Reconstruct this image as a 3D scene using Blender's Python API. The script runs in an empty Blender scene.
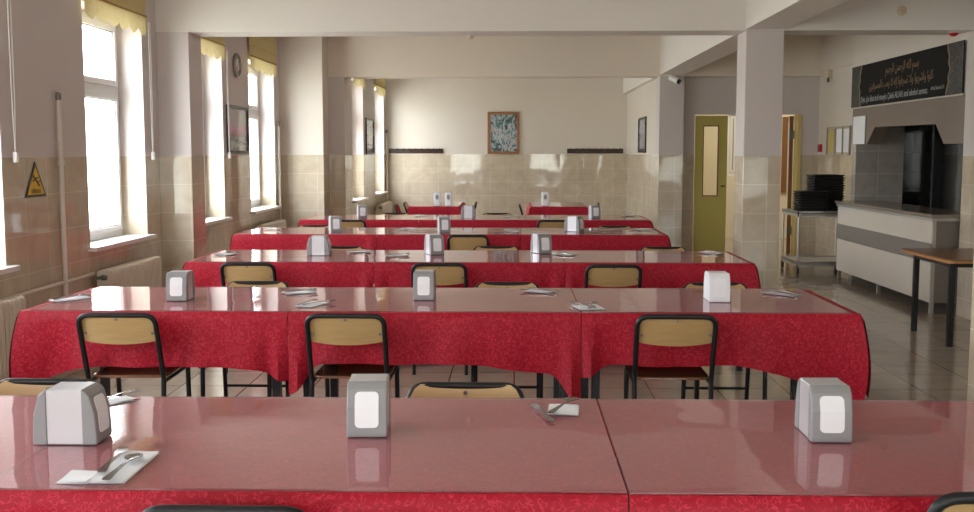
import bpy, bmesh, math, random
from mathutils import Vector, Matrix
random.seed(7)
PI = math.pi
COL = bpy.context.scene.collection
R = math.radians

# ------------------------------------------------------------------ materials
def mat(name):
    m = bpy.data.materials.new(name); m.use_nodes = True
    nt = m.node_tree; nt.nodes.clear()
    out = nt.nodes.new('ShaderNodeOutputMaterial')
    return m, nt, out
def N(nt, t, **kw):
    n = nt.nodes.new('ShaderNode' + t)
    for k, v in kw.items():
        if hasattr(n, k): setattr(n, k, v)
        else: n.inputs[k.replace('_', ' ')].default_value = v
    return n
def L(nt, a, b): nt.links.new(a, b)
def c4(c): return (c[0], c[1], c[2], 1)
def pbr(name, col, rough=.5, metal=0, spec=.5, var=0, vscale=6, bump=0, bscale=60, coat=0, emit=0, var_col=None, stretch=(1, 1, 1)):
    m, nt, out = mat(name)
    b = N(nt, 'BsdfPrincipled'); L(nt, b.outputs[0], out.inputs[0])
    b.inputs['Base Color'].default_value = c4(col); b.inputs['Roughness'].default_value = rough
    b.inputs['Metallic'].default_value = metal; b.inputs['Specular IOR Level'].default_value = spec
    b.inputs['Coat Weight'].default_value = coat; b.inputs['Coat Roughness'].default_value = .08
    if emit: b.inputs['Emission Color'].default_value = c4(col); b.inputs['Emission Strength'].default_value = emit
    tc = N(nt, 'TexCoord'); mp = N(nt, 'Mapping'); mp.inputs['Scale'].default_value = stretch
    L(nt, tc.outputs['Object'], mp.inputs[0])
    if var:
        nz = N(nt, 'TexNoise', Scale=vscale, Detail=4); L(nt, mp.outputs[0], nz.inputs['Vector'])
        mx = N(nt, 'Mix', data_type='RGBA'); L(nt, nz.outputs[0], mx.inputs[0])
        vc = var_col or tuple(x * (1 - var) for x in col)
        mx.inputs[6].default_value = c4(vc); mx.inputs[7].default_value = c4(tuple(min(1, x * (1 + var * .6)) for x in col))
        L(nt, mx.outputs[2], b.inputs['Base Color'])
    if bump:
        nz = N(nt, 'TexNoise', Scale=bscale, Detail=3); L(nt, mp.outputs[0], nz.inputs['Vector'])
        bp = N(nt, 'Bump', Strength=bump, Distance=.01); L(nt, nz.outputs[0], bp.inputs['Height']); L(nt, bp.outputs[0], b.inputs['Normal'])
    return m

def tiled_wall(name, paint, tile, tile2, top=1.47, tw=.33, th=.26, rough=.035, ox=0.0, grout=None):
    """painted above `top`, glazed ceramic tiles below; chooses its in-plane axis from the surface normal"""
    m, nt, out = mat(name)
    geo = N(nt, 'NewGeometry'); sp = N(nt, 'SeparateXYZ'); L(nt, geo.outputs['Position'], sp.inputs[0])
    sn = N(nt, 'SeparateXYZ'); L(nt, geo.outputs['True Normal'], sn.inputs[0])
    ab = N(nt, 'Math', operation='ABSOLUTE'); L(nt, sn.outputs[0], ab.inputs[0])
    gt = N(nt, 'Math', operation='GREATER_THAN'); gt.inputs[1].default_value = .5; L(nt, ab.outputs[0], gt.inputs[0])
    mu = N(nt, 'Mix', data_type='FLOAT'); L(nt, gt.outputs[0], mu.inputs[0]); L(nt, sp.outputs[0], mu.inputs[2]); L(nt, sp.outputs[1], mu.inputs[3])
    ad = N(nt, 'Math', operation='ADD'); ad.inputs[1].default_value = ox; L(nt, mu.outputs[0], ad.inputs[0])
    zz = N(nt, 'Math', operation='SUBTRACT'); zz.inputs[1].default_value = top; L(nt, sp.outputs[2], zz.inputs[0])
    cv = N(nt, 'CombineXYZ'); L(nt, ad.outputs[0], cv.inputs[0]); L(nt, zz.outputs[0], cv.inputs[1])
    br = N(nt, 'TexBrick'); br.offset = 0; br.squash = 1
    br.inputs['Scale'].default_value = 1; br.inputs['Mortar Size'].default_value = .0022; br.inputs['Mortar Smooth'].default_value = .1
    br.inputs['Brick Width'].default_value = tw; br.inputs['Row Height'].default_value = th; br.inputs['Bias'].default_value = 0
    br.inputs['Color1'].default_value = c4(tile); br.inputs['Color2'].default_value = c4(tile2)
    br.inputs['Mortar'].default_value = c4(grout or (.80, .76, .68)); L(nt, cv.outputs[0], br.inputs['Vector'])
    nz = N(nt, 'TexNoise', Scale=3.5, Detail=5, Distortion=1.2); L(nt, geo.outputs['Position'], nz.inputs['Vector'])
    rp = N(nt, 'ValToRGB'); L(nt, nz.outputs[0], rp.inputs[0])
    rp.color_ramp.elements[0].position = .35; rp.color_ramp.elements[0].color = (.84, .82, .8, 1)
    rp.color_ramp.elements[1].position = .7; rp.color_ramp.elements[1].color = (1, 1, 1, 1)
    ml = N(nt, 'Mix', data_type='RGBA', blend_type='MULTIPLY'); ml.inputs[0].default_value = 1
    L(nt, br.outputs[0], ml.inputs[6]); L(nt, rp.outputs[0], ml.inputs[7])
    tb = N(nt, 'BsdfPrincipled', Roughness=rough); L(nt, ml.outputs[2], tb.inputs['Base Color']); tb.inputs['Specular IOR Level'].default_value = .6
    # every tile is tipped a hair differently, so reflections break at the joints
    fl = N(nt, 'Mix', data_type='RGBA'); 
    wn = N(nt, 'TexWhiteNoise'); wn.noise_dimensions = '2D'
    sc = N(nt, 'VectorMath', operation='DIVIDE'); sc.inputs[1].default_value = (tw, th, 1); L(nt, cv.outputs[0], sc.inputs[0])
    fr = N(nt, 'VectorMath', operation='FLOOR'); L(nt, sc.outputs[0], fr.inputs[0]); L(nt, fr.outputs[0], wn.inputs['Vector'])
    s1 = N(nt, 'VectorMath', operation='SUBTRACT'); s1.inputs[1].default_value = (.5, .5, .5); L(nt, wn.outputs['Color'], s1.inputs[0])
    s2 = N(nt, 'VectorMath', operation='SCALE'); s2.inputs['Scale'].default_value = .009; L(nt, s1.outputs[0], s2.inputs[0])
    nb = N(nt, 'TexNoise', Scale=5, Detail=1); L(nt, geo.outputs['Position'], nb.inputs['Vector'])
    bp = N(nt, 'Bump', Strength=.15, Distance=.003)
    m3 = N(nt, 'Math', operation='MULTIPLY'); m3.inputs[1].default_value = 1.0; L(nt, nb.outputs[0], m3.inputs[0]); L(nt, m3.outputs[0], bp.inputs['Height'])
    s3 = N(nt, 'VectorMath', operation='ADD'); L(nt, bp.outputs[0], s3.inputs[0]); L(nt, s2.outputs[0], s3.inputs[1])
    nn = N(nt, 'VectorMath', operation='NORMALIZE'); L(nt, s3.outputs[0], nn.inputs[0]); L(nt, nn.outputs[0], tb.inputs['Normal'])
    pb = N(nt, 'BsdfPrincipled', Roughness=.45); pb.inputs['Base Color'].default_value = c4(paint); pb.inputs['Specular IOR Level'].default_value = .25
    n2 = N(nt, 'TexNoise', Scale=1.1, Detail=3); L(nt, geo.outputs['Position'], n2.inputs['Vector'])
    mp = N(nt, 'Mix', data_type='RGBA'); L(nt, n2.outputs[0], mp.inputs[0])
    mp.inputs[6].default_value = c4(tuple(x * .95 for x in paint)); mp.inputs[7].default_value = c4(tuple(min(1, x * 1.04) for x in paint)); L(nt, mp.outputs[2], pb.inputs['Base Color'])
    g2 = N(nt, 'Math', operation='GREATER_THAN'); g2.inputs[1].default_value = 0; L(nt, zz.outputs[0], g2.inputs[0])
    mx = N(nt, 'MixShader'); L(nt, g2.outputs[0], mx.inputs[0]); L(nt, tb.outputs[0], mx.inputs[1]); L(nt, pb.outputs[0], mx.inputs[2]); L(nt, mx.outputs[0], out.inputs[0])
    return m

M = {}
PAINT = (.65, .60, .59)  # grey-lilac cast of the back-lit walls is put into this colour
M['wall'] = tiled_wall('wall_paint_and_tile', PAINT, (.62, .54, .42), (.585, .51, .395))
M['cream'] = tiled_wall('warm_lit_paint_and_tile', (.72, .665, .60), (.62, .54, .42), (.585, .51, .395), ox=.1)  # same wall paint, with its warmer lighting put into the colour
M['beam'] = pbr('beam_paint', (.80, .77, .73), .5, spec=.2, var=.05, vscale=1.2)
M['beam2'] = pbr('warm_lit_beam_paint', (.78, .71, .62), .5, spec=.2, var=.05, vscale=1.2)  # same beam paint; the far beam's warmer light is put into the tone
M['ceil'] = pbr('ceiling_paint', (.72, .68, .63), .7, spec=.2, var=.04, vscale=1)
M['kitchen'] = tiled_wall('kitchen_tile', (.10, .09, .08), (.50, .46, .42), (.44, .41, .38), top=2.6, tw=.40, th=.27, rough=.15)
M['black_tile'] = tiled_wall('black_glazed_tile', (.01, .01, .01), (.012, .012, .013), (.016, .016, .017), top=3.0, tw=.40, th=.25, rough=.06, grout=(.03, .03, .03))
M['corridor'] = pbr('corridor_paint', (.78, .72, .58), .6, var=.04)
M['hatch'] = pbr('brown_hatch_panel', (.235, .185, .15), .6, var=.12, vscale=30, bump=.1, bscale=80)
M['pvc'] = pbr('white_window_plastic', (.8, .8, .8), .3)
M['marble'] = pbr('white_marble_sill', (.78, .76, .74), .2, var=.08, vscale=8)
M['black'] = pbr('black_painted_steel', (.010, .010, .011), .4, spec=.35, bump=.02)
M['wood'] = pbr('varnished_plywood', (.50, .33, .14), .3, var=.25, vscale=7, stretch=(1, 1, 9), coat=.3)
M['seatwood'] = pbr('varnished_seat_red_reflection', (.20, .075, .035), .25, var=.2, vscale=8, stretch=(1, 6, 1), coat=.4)  # varnished wood, reddened in colour by the reflected tablecloths
M['redpad'] = pbr('red_chair_cover', (.42, .015, .035), .6)
M['boardtop'] = pbr('table_board', (.45, .38, .3), .5)
M['alu'] = pbr('brushed_aluminium', (.66, .66, .69), .34, metal=.55, bump=.02, bscale=200)
M['greyplastic'] = pbr('grey_plastic', (.27, .27, .275), .35, spec=.5)
M['whiteplastic'] = pbr('white_plastic', (.80, .82, .86), .35)
M['paper'] = pbr('white_paper', (.86, .87, .9), .8)
M['steel'] = pbr('polished_steel', (.62, .60, .57), .28, metal=.65)
M['steelbody'] = pbr('brushed_steel', (.42, .40, .37), .38, metal=.8, var=.12, vscale=20)
M['granite'] = pbr('grey_granite', (.24, .20, .165), .18, var=.5, vscale=90)
M['speckle'] = pbr('speckled_stone', (.20, .17, .14), .3, var=.55, vscale=120)
M['counterwhite'] = pbr('off_white_panel', (.66, .60, .52), .25, var=.03)
M['counterband'] = pbr('grey_band', (.21, .19, .17), .35, var=.1, vscale=30)
M['tray'] = pbr('black_tray_plastic', (.02, .018, .018), .4)
M['browntop'] = pbr('brown_laminate', (.17, .085, .04), .3, var=.2, vscale=14, stretch=(1, 6, 1))
M['browedge'] = pbr('orange_table_edge', (.42, .18, .05), .35)
M['rad'] = pbr('cream_radiator_enamel', (.70, .63, .53), .35)
M['pipe'] = pbr('cream_pipe_paint', (.66, .60, .53), .4)
M['brass'] = pbr('dark_valve_metal', (.2, .19, .18), .35, metal=.8)
M['green'] = pbr('olive_green_door_paint', (.48, .41, .10), .35, var=.04)
M['doorbrown'] = pbr('door_edge_brown', (.22, .10, .04), .4)
M['doorframe'] = pbr('pale_yellow_frame', (.62, .50, .20), .4)
M['rack'] = pbr('dark_brown_rack', (.055, .025, .018), .4, var=.3, vscale=20)
M['frame_wood'] = pbr('reddish_wood_frame', (.30, .13, .05), .35)
M['frame_dark'] = pbr('dark_frame', (.03, .028, .026), .3)
M['clockface'] = pbr('clock_face', (.25, .24, .23), .3)
M['red'] = pbr('alarm_red', (.45, .01, .015), .35)
M['yellow'] = pbr('sign_yellow', (.75, .50, .05), .5)
M['gold'] = pbr('banner_gold', (.24, .15, .085), .6)
M['gold2'] = pbr('border_gold', (.42, .29, .17), .6)
M['greytext'] = pbr('banner_grey_text', (.36, .37, .38), .6)
M['banner'] = pbr('banner_black', (.012, .012, .012), .7, spec=.15, var=.2)
M['bannerside'] = None
M['cover'] = pbr('beige_cover', (.62, .52, .38), .5)
M['white'] = pbr('white_enamel', (.8, .8, .78), .3)
M['dark_glass'] = pbr('dark_lens', (.01, .01, .01), .08)
M['cutlery'] = pbr('stainless_cutlery', (.30, .29, .28), .22, metal=1)
M['ground'] = pbr('pale_paving', (.5, .5, .48), .9)

def front_fresnel(nt, ior):
    """Fresnel term that counts once, where the ray enters"""
    fr = N(nt, 'Fresnel', IOR=ior); ge = N(nt, 'NewGeometry'); iv = N(nt, 'Math', operation='SUBTRACT'); iv.inputs[0].default_value = 1
    L(nt, ge.outputs['Backfacing'], iv.inputs[1]); mu = N(nt, 'Math', operation='MULTIPLY'); L(nt, fr.outputs[0], mu.inputs[0]); L(nt, iv.outputs[0], mu.inputs[1])
    return mu, fr
def make_sheet():
    """clear vinyl sheet: see-through, milky at a low dose, mirror-like at grazing angles"""
    m, nt, out = mat('clear_vinyl')
    geo = N(nt, 'NewGeometry')
    nz = N(nt, 'TexNoise', Scale=3.2, Detail=1.5, Distortion=.4); L(nt, geo.outputs['Position'], nz.inputs['Vector'])
    bp = N(nt, 'Bump', Strength=.30, Distance=.006); L(nt, nz.outputs[0], bp.inputs['Height'])
    gl = N(nt, 'BsdfGlossy', Roughness=.045); gl.inputs['Color'].default_value = (.95, .95, .95, 1); L(nt, bp.outputs[0], gl.inputs['Normal'])
    tr = N(nt, 'BsdfTransparent'); tr.inputs[0].default_value = (.93, .9, .9, 1)
    df = N(nt, 'BsdfDiffuse'); df.inputs[0].default_value = (.80, .50, .54, 1)
    m1 = N(nt, 'MixShader'); m1.inputs[0].default_value = .20; L(nt, tr.outputs[0], m1.inputs[1]); L(nt, df.outputs[0], m1.inputs[2])
    mu, fr = front_fresnel(nt, 1.43); L(nt, bp.outputs[0], fr.inputs['Normal']); fr = mu
    m2 = N(nt, 'MixShader'); L(nt, fr.outputs[0], m2.inputs[0]); L(nt, m1.outputs[0], m2.inputs[1]); L(nt, gl.outputs[0], m2.inputs[2]); L(nt, m2.outputs[0], out.inputs[0])
    return m
M['vinyl'] = make_sheet()
M['vinyl_edge'] = pbr('vinyl_cut_edge', (.22, .09, .09), .2)

def make_cloth():
    m, nt, out = mat('red_damask')
    tc = N(nt, 'TexCoord')
    nz = N(nt, 'TexNoise', Scale=9, Detail=2); L(nt, tc.outputs['Object'], nz.inputs['Vector'])
    mx = N(nt, 'Mix', data_type='RGBA'); mx.inputs[0].default_value = .25; L(nt, tc.outputs['Object'], mx.inputs[6]); L(nt, nz.outputs['Color'], mx.inputs[7])
    vo = N(nt, 'TexVoronoi', Scale=74); vo.feature = 'DISTANCE_TO_EDGE'; L(nt, mx.outputs[2], vo.inputs['Vector'])
    rp = N(nt, 'ValToRGB'); L(nt, vo.outputs[0], rp.inputs[0])
    e = rp.color_ramp.elements; e[0].position = .03; e[0].color = (1, 1, 1, 1); e[1].position = .11; e[1].color = (0, 0, 0, 1)
    n2 = N(nt, 'TexNoise', Scale=70, Detail=0); L(nt, tc.outputs['Object'], n2.inputs['Vector'])
    gt = N(nt, 'Math', operation='GREATER_THAN'); gt.inputs[1].default_value = .46; L(nt, n2.outputs[0], gt.inputs[0])
    mm = N(nt, 'Math', operation='MULTIPLY'); L(nt, gt.outputs[0], mm.inputs[0]); L(nt, rp.outputs[0], mm.inputs[1])
    cm = N(nt, 'Mix', data_type='RGBA'); L(nt, mm.outputs[0], cm.inputs[0])
    cm.inputs[6].default_value = (.32, .002, .015, 1); cm.inputs[7].default_value = (.50, .022, .05, 1)
    b = N(nt, 'BsdfPrincipled', Roughness=.5); L(nt, cm.outputs[2], b.inputs['Base Color'])
    b.inputs['Specular IOR Level'].default_value = .25
    bp = N(nt, 'Bump', Strength=.25, Distance=.002); L(nt, mm.outputs[0], bp.inputs['Height']); L(nt, bp.outputs[0], b.inputs['Normal'])
    L(nt, b.outputs[0], out.inputs[0])
    return m
M['cloth'] = make_cloth()

def make_floor():
    m, nt, out = mat('glossy_floor_tile')
    geo = N(nt, 'NewGeometry')
    mp = N(nt, 'Mapping'); mp.inputs['Location'].default_value = (-.01, .12, 0); L(nt, geo.outputs['Position'], mp.inputs[0])
    br = N(nt, 'TexBrick'); br.offset = 0; br.squash = 1
    for k, v in {'Scale': 1, 'Mortar Size': .004, 'Mortar Smooth': .1, 'Brick Width': .43, 'Row Height': .45, 'Bias': 0}.items(): br.inputs[k].default_value = v
    br.inputs['Color1'].default_value = (.45, .38, .30, 1); br.inputs['Color2'].default_value = (.41, .345, .275, 1); br.inputs['Mortar'].default_value = (.10, .08, .065, 1)
    L(nt, mp.outputs[0], br.inputs['Vector'])
    nz = N(nt, 'TexNoise', Scale=6, Detail=6); L(nt, geo.outputs['Position'], nz.inputs['Vector'])
    rp = N(nt, 'ValToRGB'); L(nt, nz.outputs[0], rp.inputs[0]); rp.color_ramp.elements[0].color = (.85, .85, .85, 1); rp.color_ramp.elements[0].position = .3; rp.color_ramp.elements[1].position = .7
    ml = N(nt, 'Mix', data_type='RGBA', blend_type='MULTIPLY'); ml.inputs[0].default_value = 1; L(nt, br.outputs[0], ml.inputs[6]); L(nt, rp.outputs[0], ml.inputs[7])
    b = N(nt, 'BsdfPrincipled', Roughness=.13); L(nt, ml.outputs[2], b.inputs['Base Color']); b.inputs['Specular IOR Level'].default_value = .55
    n2 = N(nt, 'TexNoise', Scale=2.5, Detail=1); L(nt, geo.outputs['Position'], n2.inputs['Vector'])
    bp = N(nt, 'Bump', Strength=.15, Distance=.004); L(nt, n2.outputs[0], bp.inputs['Height']); L(nt, bp.outputs[0], b.inputs['Normal'])
    L(nt, b.outputs[0], out.inputs[0]); return m
M['floor'] = make_floor()

def make_blind():
    m, nt, out = mat('yellow_blind_fabric')
    tc = N(nt, 'TexCoord'); nz = N(nt, 'TexNoise', Scale=25, Detail=3); L(nt, tc.outputs['Object'], nz.inputs['Vector'])
    mx = N(nt, 'Mix', data_type='RGBA'); L(nt, nz.outputs[0], mx.inputs[0]); mx.inputs[6].default_value = (.66, .54, .27, 1); mx.inputs[7].default_value = (.80, .70, .40, 1)
    d = N(nt, 'BsdfDiffuse'); t = N(nt, 'BsdfTranslucent'); L(nt, mx.outputs[2], d.inputs[0]); L(nt, mx.outputs[2], t.inputs[0])
    s = N(nt, 'MixShader'); s.inputs[0].default_value = .22; L(nt, d.outputs[0], s.inputs[1]); L(nt, t.outputs[0], s.inputs[2]); L(nt, s.outputs[0], out.inputs[0]); return m
M['blind'] = make_blind()
M['blind_seam'] = pbr('blind_seam', (.45, .32, .12), .8)

def make_glass(name, tint=(1, 1, 1), refl=1.45):
    m, nt, out = mat(name)
    tr = N(nt, 'BsdfTransparent'); tr.inputs[0].default_value = c4(tint)
    gl = N(nt, 'BsdfGlossy', Roughness=.02); fr, _ = front_fresnel(nt, refl)
    s = N(nt, 'MixShader'); L(nt, fr.outputs[0], s.inputs[0]); L(nt, tr.outputs[0], s.inputs[1]); L(nt, gl.outputs[0], s.inputs[2]); L(nt, s.outputs[0], out.inputs[0]); return m
M['glass'] = make_glass('window_glass')
M['doorglass'] = make_glass('door_glass', (.95, .93, .88))

def make_art(name, kind):
    m, nt, out = mat(name)
    b = N(nt, 'BsdfPrincipled', Roughness=.25); L(nt, b.outputs[0], out.inputs[0])
    tc = N(nt, 'TexCoord')
    if kind == 'teal':
        mp = N(nt, 'Mapping'); mp.inputs['Scale'].default_value = (7, 7, 4.2); L(nt, tc.outputs['Object'], mp.inputs[0])
        nz = N(nt, 'TexNoise', Scale=1.3, Detail=3, Distortion=1.6); L(nt, mp.outputs[0], nz.inputs['Vector'])
        rp = N(nt, 'ValToRGB'); L(nt, nz.outputs[0], rp.inputs[0]); cr = rp.color_ramp; cr.interpolation = 'LINEAR'
        cr.elements[0].position = .34; cr.elements[0].color = (.008, .01, .01, 1); cr.elements[1].position = .68; cr.elements[1].color = (.06, .16, .17, 1)
        for p, c in ((.42, (.05, .15, .16)), (.47, (.10, .20, .21)), (.5, (.42, .44, .48)), (.6, (.34, .36, .4)), (.64, (.06, .15, .16))):
            e = cr.elements.new(p); e.color = c4(c)
        L(nt, rp.outputs[0], b.inputs['Base Color'])
    else:
        sp = N(nt, 'SeparateXYZ'); L(nt, tc.outputs['Generated'], sp.inputs[0])
        nz = N(nt, 'TexNoise', Scale=9, Detail=4, Distortion=1); L(nt, tc.outputs['Generated'], nz.inputs['Vector'])
        ma = N(nt, 'Math', operation='MULTIPLY_ADD'); ma.inputs[1].default_value = .22; L(nt, nz.outputs[0], ma.inputs[0]); L(nt, sp.outputs[2], ma.inputs[2])
        rp = N(nt, 'ValToRGB'); L(nt, ma.outputs[0], rp.inputs[0]); cr = rp.color_ramp
        if kind == 'pink':
            cols = ((.12, (.05, .06, .05)), (.28, (.22, .25, .20)), (.40, (.10, .12, .10)), (.50, (.36, .12, .18)), (.62, (.55, .18, .30)), (.76, (.42, .26, .31)), (1, (.38, .36, .36)))
        else:
            cols = ((.1, (.08, .09, .11)), (.35, (.35, .38, .42)), (.5, (.12, .15, .19)), (.7, (.4, .44, .5)), (1, (.25, .3, .36)))
        cr.elements[0].position = cols[0][0]; cr.elements[0].color = c4(cols[0][1]); cr.elements[1].position = 1; cr.elements[1].color = c4(cols[-1][1])
        for p, c in cols[1:-1]: e = cr.elements.new(p); e.color = c4(c)
        L(nt, rp.outputs[0], b.inputs['Base Color'])
    b.inputs['Coat Weight'].default_value = .5
    return m

def make_bannerside():
    m, nt, out = mat('banner_ornament')
    tc = N(nt, 'TexCoord'); vo = N(nt, 'TexVoronoi', Scale=22); vo.feature = 'DISTANCE_TO_EDGE'; L(nt, tc.outputs['Object'], vo.inputs['Vector'])
    rp = N(nt, 'ValToRGB'); L(nt, vo.outputs[0], rp.inputs[0]); rp.color_ramp.elements[0].position = .04; rp.color_ramp.elements[0].color = (.075, .07, .065, 1); rp.color_ramp.elements[1].position = .12; rp.color_ramp.elements[1].color = (.022, .022, .022, 1)
    b = N(nt, 'BsdfPrincipled', Roughness=.5); L(nt, rp.outputs[0], b.inputs['Base Color']); L(nt, b.outputs[0], out.inputs[0]); return m
M['bannerside'] = make_bannerside()

# ------------------------------------------------------------------ mesh helpers
class MB:
    def __init__(s): s.v = []; s.f = []; s.mi = []; s.sm = []
    def quadmesh(s, vs, fs, mi=0, smooth=False):
        b = len(s.v); s.v += [tuple(v) for v in vs]
        for f in fs: s.f.append([b + i for i in f]); s.mi.append(mi); s.sm.append(smooth)
    def box(s, x0, x1, y0, y1, z0, z1, mi=0, M=None):
        v = [(x0, y0, z0), (x1, y0, z0), (x1, y1, z0), (x0, y1, z0), (x0, y0, z1), (x1, y0, z1), (x1, y1, z1), (x0, y1, z1)]
        if M: v = [tuple(M @ Vector(p)) for p in v]
        s.quadmesh(v, [(0, 3, 2, 1), (4, 5, 6, 7), (0, 1, 5, 4), (1, 2, 6, 5), (2, 3, 7, 6), (3, 0, 4, 7)], mi); return s
    def tube(s, pts, r, n=8, mi=0, close=False, cap=True):
        P = [Vector(p) for p in pts]; m = len(P); rings = []
        up = None
        for i in range(m):
            if close: d = P[(i + 1) % m] - P[i - 1]
            else: d = P[min(i + 1, m - 1)] - P[max(i - 1, 0)]
            d.normalize()
            if up is None:
                up = Vector((0, 0, 1)) if abs(d.z) < .9 else Vector((1, 0, 0))
            a = d.cross(up); 
            if a.length < 1e-4: a = d.cross(Vector((0, 1, 0)))
            a.normalize(); up = a.cross(d).normalized()
            rr = r[i] if isinstance(r, (list, tuple)) else r
            rings.append([P[i] + (a * math.cos(2 * PI * k / n) + up * math.sin(2 * PI * k / n)) * rr for k in range(n)])
        vs = [v for g in rings for v in g]; fs = []
        for i in range(m if close else m - 1):
            j = (i + 1) % m
            for k in range(n): fs.append((i * n + k, i * n + (k + 1) % n, j * n + (k + 1) % n, j * n + k))
        if cap and not close: fs.append(tuple(range(n - 1, -1, -1))); fs.append(tuple((m - 1) * n + k for k in range(n)))
        s.quadmesh(vs, fs, mi, True); return s
    def lathe(s, prof, c=(0, 0, 0), axis='z', n=24, mi=0):
        vs = []; fs = []
        for r, h in prof:
            for k in range(n):
                a = 2 * PI * k / n; p = (r * math.cos(a), r * math.sin(a), h)
                if axis == 'x': p = (h, r * math.cos(a), r * math.sin(a))
                if axis == 'y': p = (r * math.cos(a), -h, r * math.sin(a))
                vs.append((p[0] + c[0], p[1] + c[1], p[2] + c[2]))
        for i in range(len(prof) - 1):
            for k in range(n): fs.append((i * n + k, i * n + (k + 1) % n, (i + 1) * n + (k + 1) % n, (i + 1) * n + k))
        fs.append(tuple(range(n - 1, -1, -1))); fs.append(tuple((len(prof) - 1) * n + k for k in range(n)))
        s.quadmesh(vs, fs, mi, True); return s
    def prism(s, poly, fn, d0, d1, mi=0):
        """extrude a 2-D polygon; fn(u, v, d) -> xyz"""
        n = len(poly); vs = [fn(u, v, d0) for u, v in poly] + [fn(u, v, d1) for u, v in poly]
        fs = [tuple(range(n - 1, -1, -1)), tuple(range(n, 2 * n))] + [(i, (i + 1) % n, n + (i + 1) % n, n + i) for i in range(n)]
        s.quadmesh(vs, fs, mi); return s
    def obj(s, name, mats, parent=None, loc=None, bevel=0, smooth_angle=None, flipfix=True):
        me = bpy.data.meshes.new(name); me.from_pydata(s.v, [], s.f)
        for m in (mats if isinstance(mats, (list, tuple)) else [mats]): me.materials.append(m)
        for p, mi, sm in zip(me.polygons, s.mi, s.sm): p.material_index = mi; p.use_smooth = sm
        if flipfix:
            bm = bmesh.new(); bm.from_mesh(me); bmesh.ops.recalc_face_normals(bm, faces=bm.faces); bm.to_mesh(me); bm.free()
        if any(s.sm): me.set_sharp_from_angle(angle=R(38))
        o = bpy.data.objects.new(name, me); COL.objects.link(o)
        if parent: o.parent = parent
        if loc: o.location = loc
        if bevel:
            b = o.modifiers.new('soft', 'BEVEL'); b.width = bevel; b.segments = 2; b.limit_method = 'ANGLE'; b.angle_limit = R(40)
        return o
def arc_pts(pts, rad, n=5):
    """round the inner corners of a polyline"""
    P = [Vector(p) for p in pts]; out = [P[0]]
    for i in range(1, len(P) - 1):
        a = (P[i - 1] - P[i]); b = (P[i + 1] - P[i]); r = min(rad, a.length * .48, b.length * .48)
        p0 = P[i] + a.normalized() * r; p1 = P[i] + b.normalized() * r
        for k in range(n + 1):
            t = k / n; out.append(p0 * (1 - t) ** 2 + P[i] * 2 * t * (1 - t) + p1 * t * t)
    out.append(P[-1]); return out
def rrect(w, h, r, n=4, cx=0, cy=0):
    out = []
    for sx, sy, a0 in ((1, 1, 0), (-1, 1, 90), (-1, -1, 180), (1, -1, 270)):
        for k in range(n + 1):
            a = R(a0 + 90 * k / n); out.append((cx + sx * (w / 2 - r) + r * math.cos(a), cy + sy * (h / 2 - r) + r * math.sin(a)))
    return out
def tag(o, label, cat, group=None):
    o['label'] = label; o['category'] = cat
    if group: o['group'] = group
    return o
def thing(name, loc=(0, 0, 0), rz=0):
    o = bpy.data.objects.new(name, None); COL.objects.link(o); o.location = loc; o.rotation_euler = (0, 0, rz); o.empty_display_size = .1; return o
def struct(o): o['kind'] = 'structure'; return o
def copy_tree(o, parent=None):
    c = o.copy(); COL.objects.link(c)
    if parent: c.parent = parent
    for ch in list(o.children): copy_tree(ch, c)
    return c
def B(name, m, boxes, parent=None, bevel=0):
    mb = MB()
    for b in boxes: mb.box(*b)
    return mb.obj(name, m, parent, bevel=bevel)

# ------------------------------------------------------------------ the room
XL, XLF, XR, YB, YF, H, TT = -3.25, -2.42, 4.12, 20.0, -3.5, 3.2, 1.47
def wall_along_y(name, xa, xb, y0, y1, holes, m, z1=H):
    mb = MB(); y = y0
    for (a, b, c, d) in sorted(holes):
        mb.box(xa, xb, y, a, 0, z1); mb.box(xa, xb, a, b, 0, c); mb.box(xa, xb, a, b, d, z1); y = b
    mb.box(xa, xb, y, y1, 0, z1)
    return struct(mb.obj(name, m))
def wall_along_x(name, ya, yb, x0, x1, holes, m, z1=H):
    mb = MB(); x = x0
    for (a, b, c, d) in sorted(holes):
        mb.box(x, a, ya, yb, 0, z1)
        if c > 0: mb.box(a, b, ya, yb, 0, c)
        mb.box(a, b, ya, yb, d, z1); x = b
    mb.box(x, x1, ya, yb, 0, z1)
    return struct(mb.obj(name, m))
WZ0, WZ1 = .765, 2.64
near_w = [(-2.4, -1.05), (.12, 1.47), (2.7, 4.05), (5.27, 6.62), (7.97, 9.24), (10.42, 11.77), (12.96, 14.32)]
far_w = [(15.8, 17.0), (18.42, 19.72)]
wall_along_y('wall_left', XL - .32, XL, YF, 15.14, [(a, b, WZ0, WZ1) for a, b in near_w], M['wall'])
wall_along_y('wall_left_rear', XLF - .32, XLF, 15.5, YB, [(a, b, WZ0, WZ1) for a, b in far_w], M['wall'])
wall_along_x('wall_back', YB, YB + .2, XLF - .32, 2.4, [], M['cream'])
wall_along_x('wall_front', YF - .3, YF, XL - .32, 5.4, [(-2.6, -1.2, .45, 2.5), (.65, 2.05, .45, 2.5), (2.7, 3.7, .45, 2.5)], M['wall'])
struct(B('floor', M['floor'], [(XL - .32, 7.2, YF - .3, YB + .2, -.1, 0)]))
struct(B('ceiling', M['ceil'], [(XL - .32, 7.2, YF - .3, YB + .2, H, H + .12)]))
struct(B('trim_1', M['wall'], [(XL, -2.955, 9.62, 10.01, 0, 2.59)]))                       # pier between the windows
struct(B('trim_2', M['beam'], [(XL, 4.4, 9.62, 10.01, 2.59, H)]))                          # cross beam
struct(B('trim_3', M['cream'], [(XL, -2.65, 14.68, 15.14, 0, H)]))                         # boxed shaft
struct(B('trim_4', M['wall'], [(XL - .32, -2.42, 15.14, 15.5, 0, 2.58)]))
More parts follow.
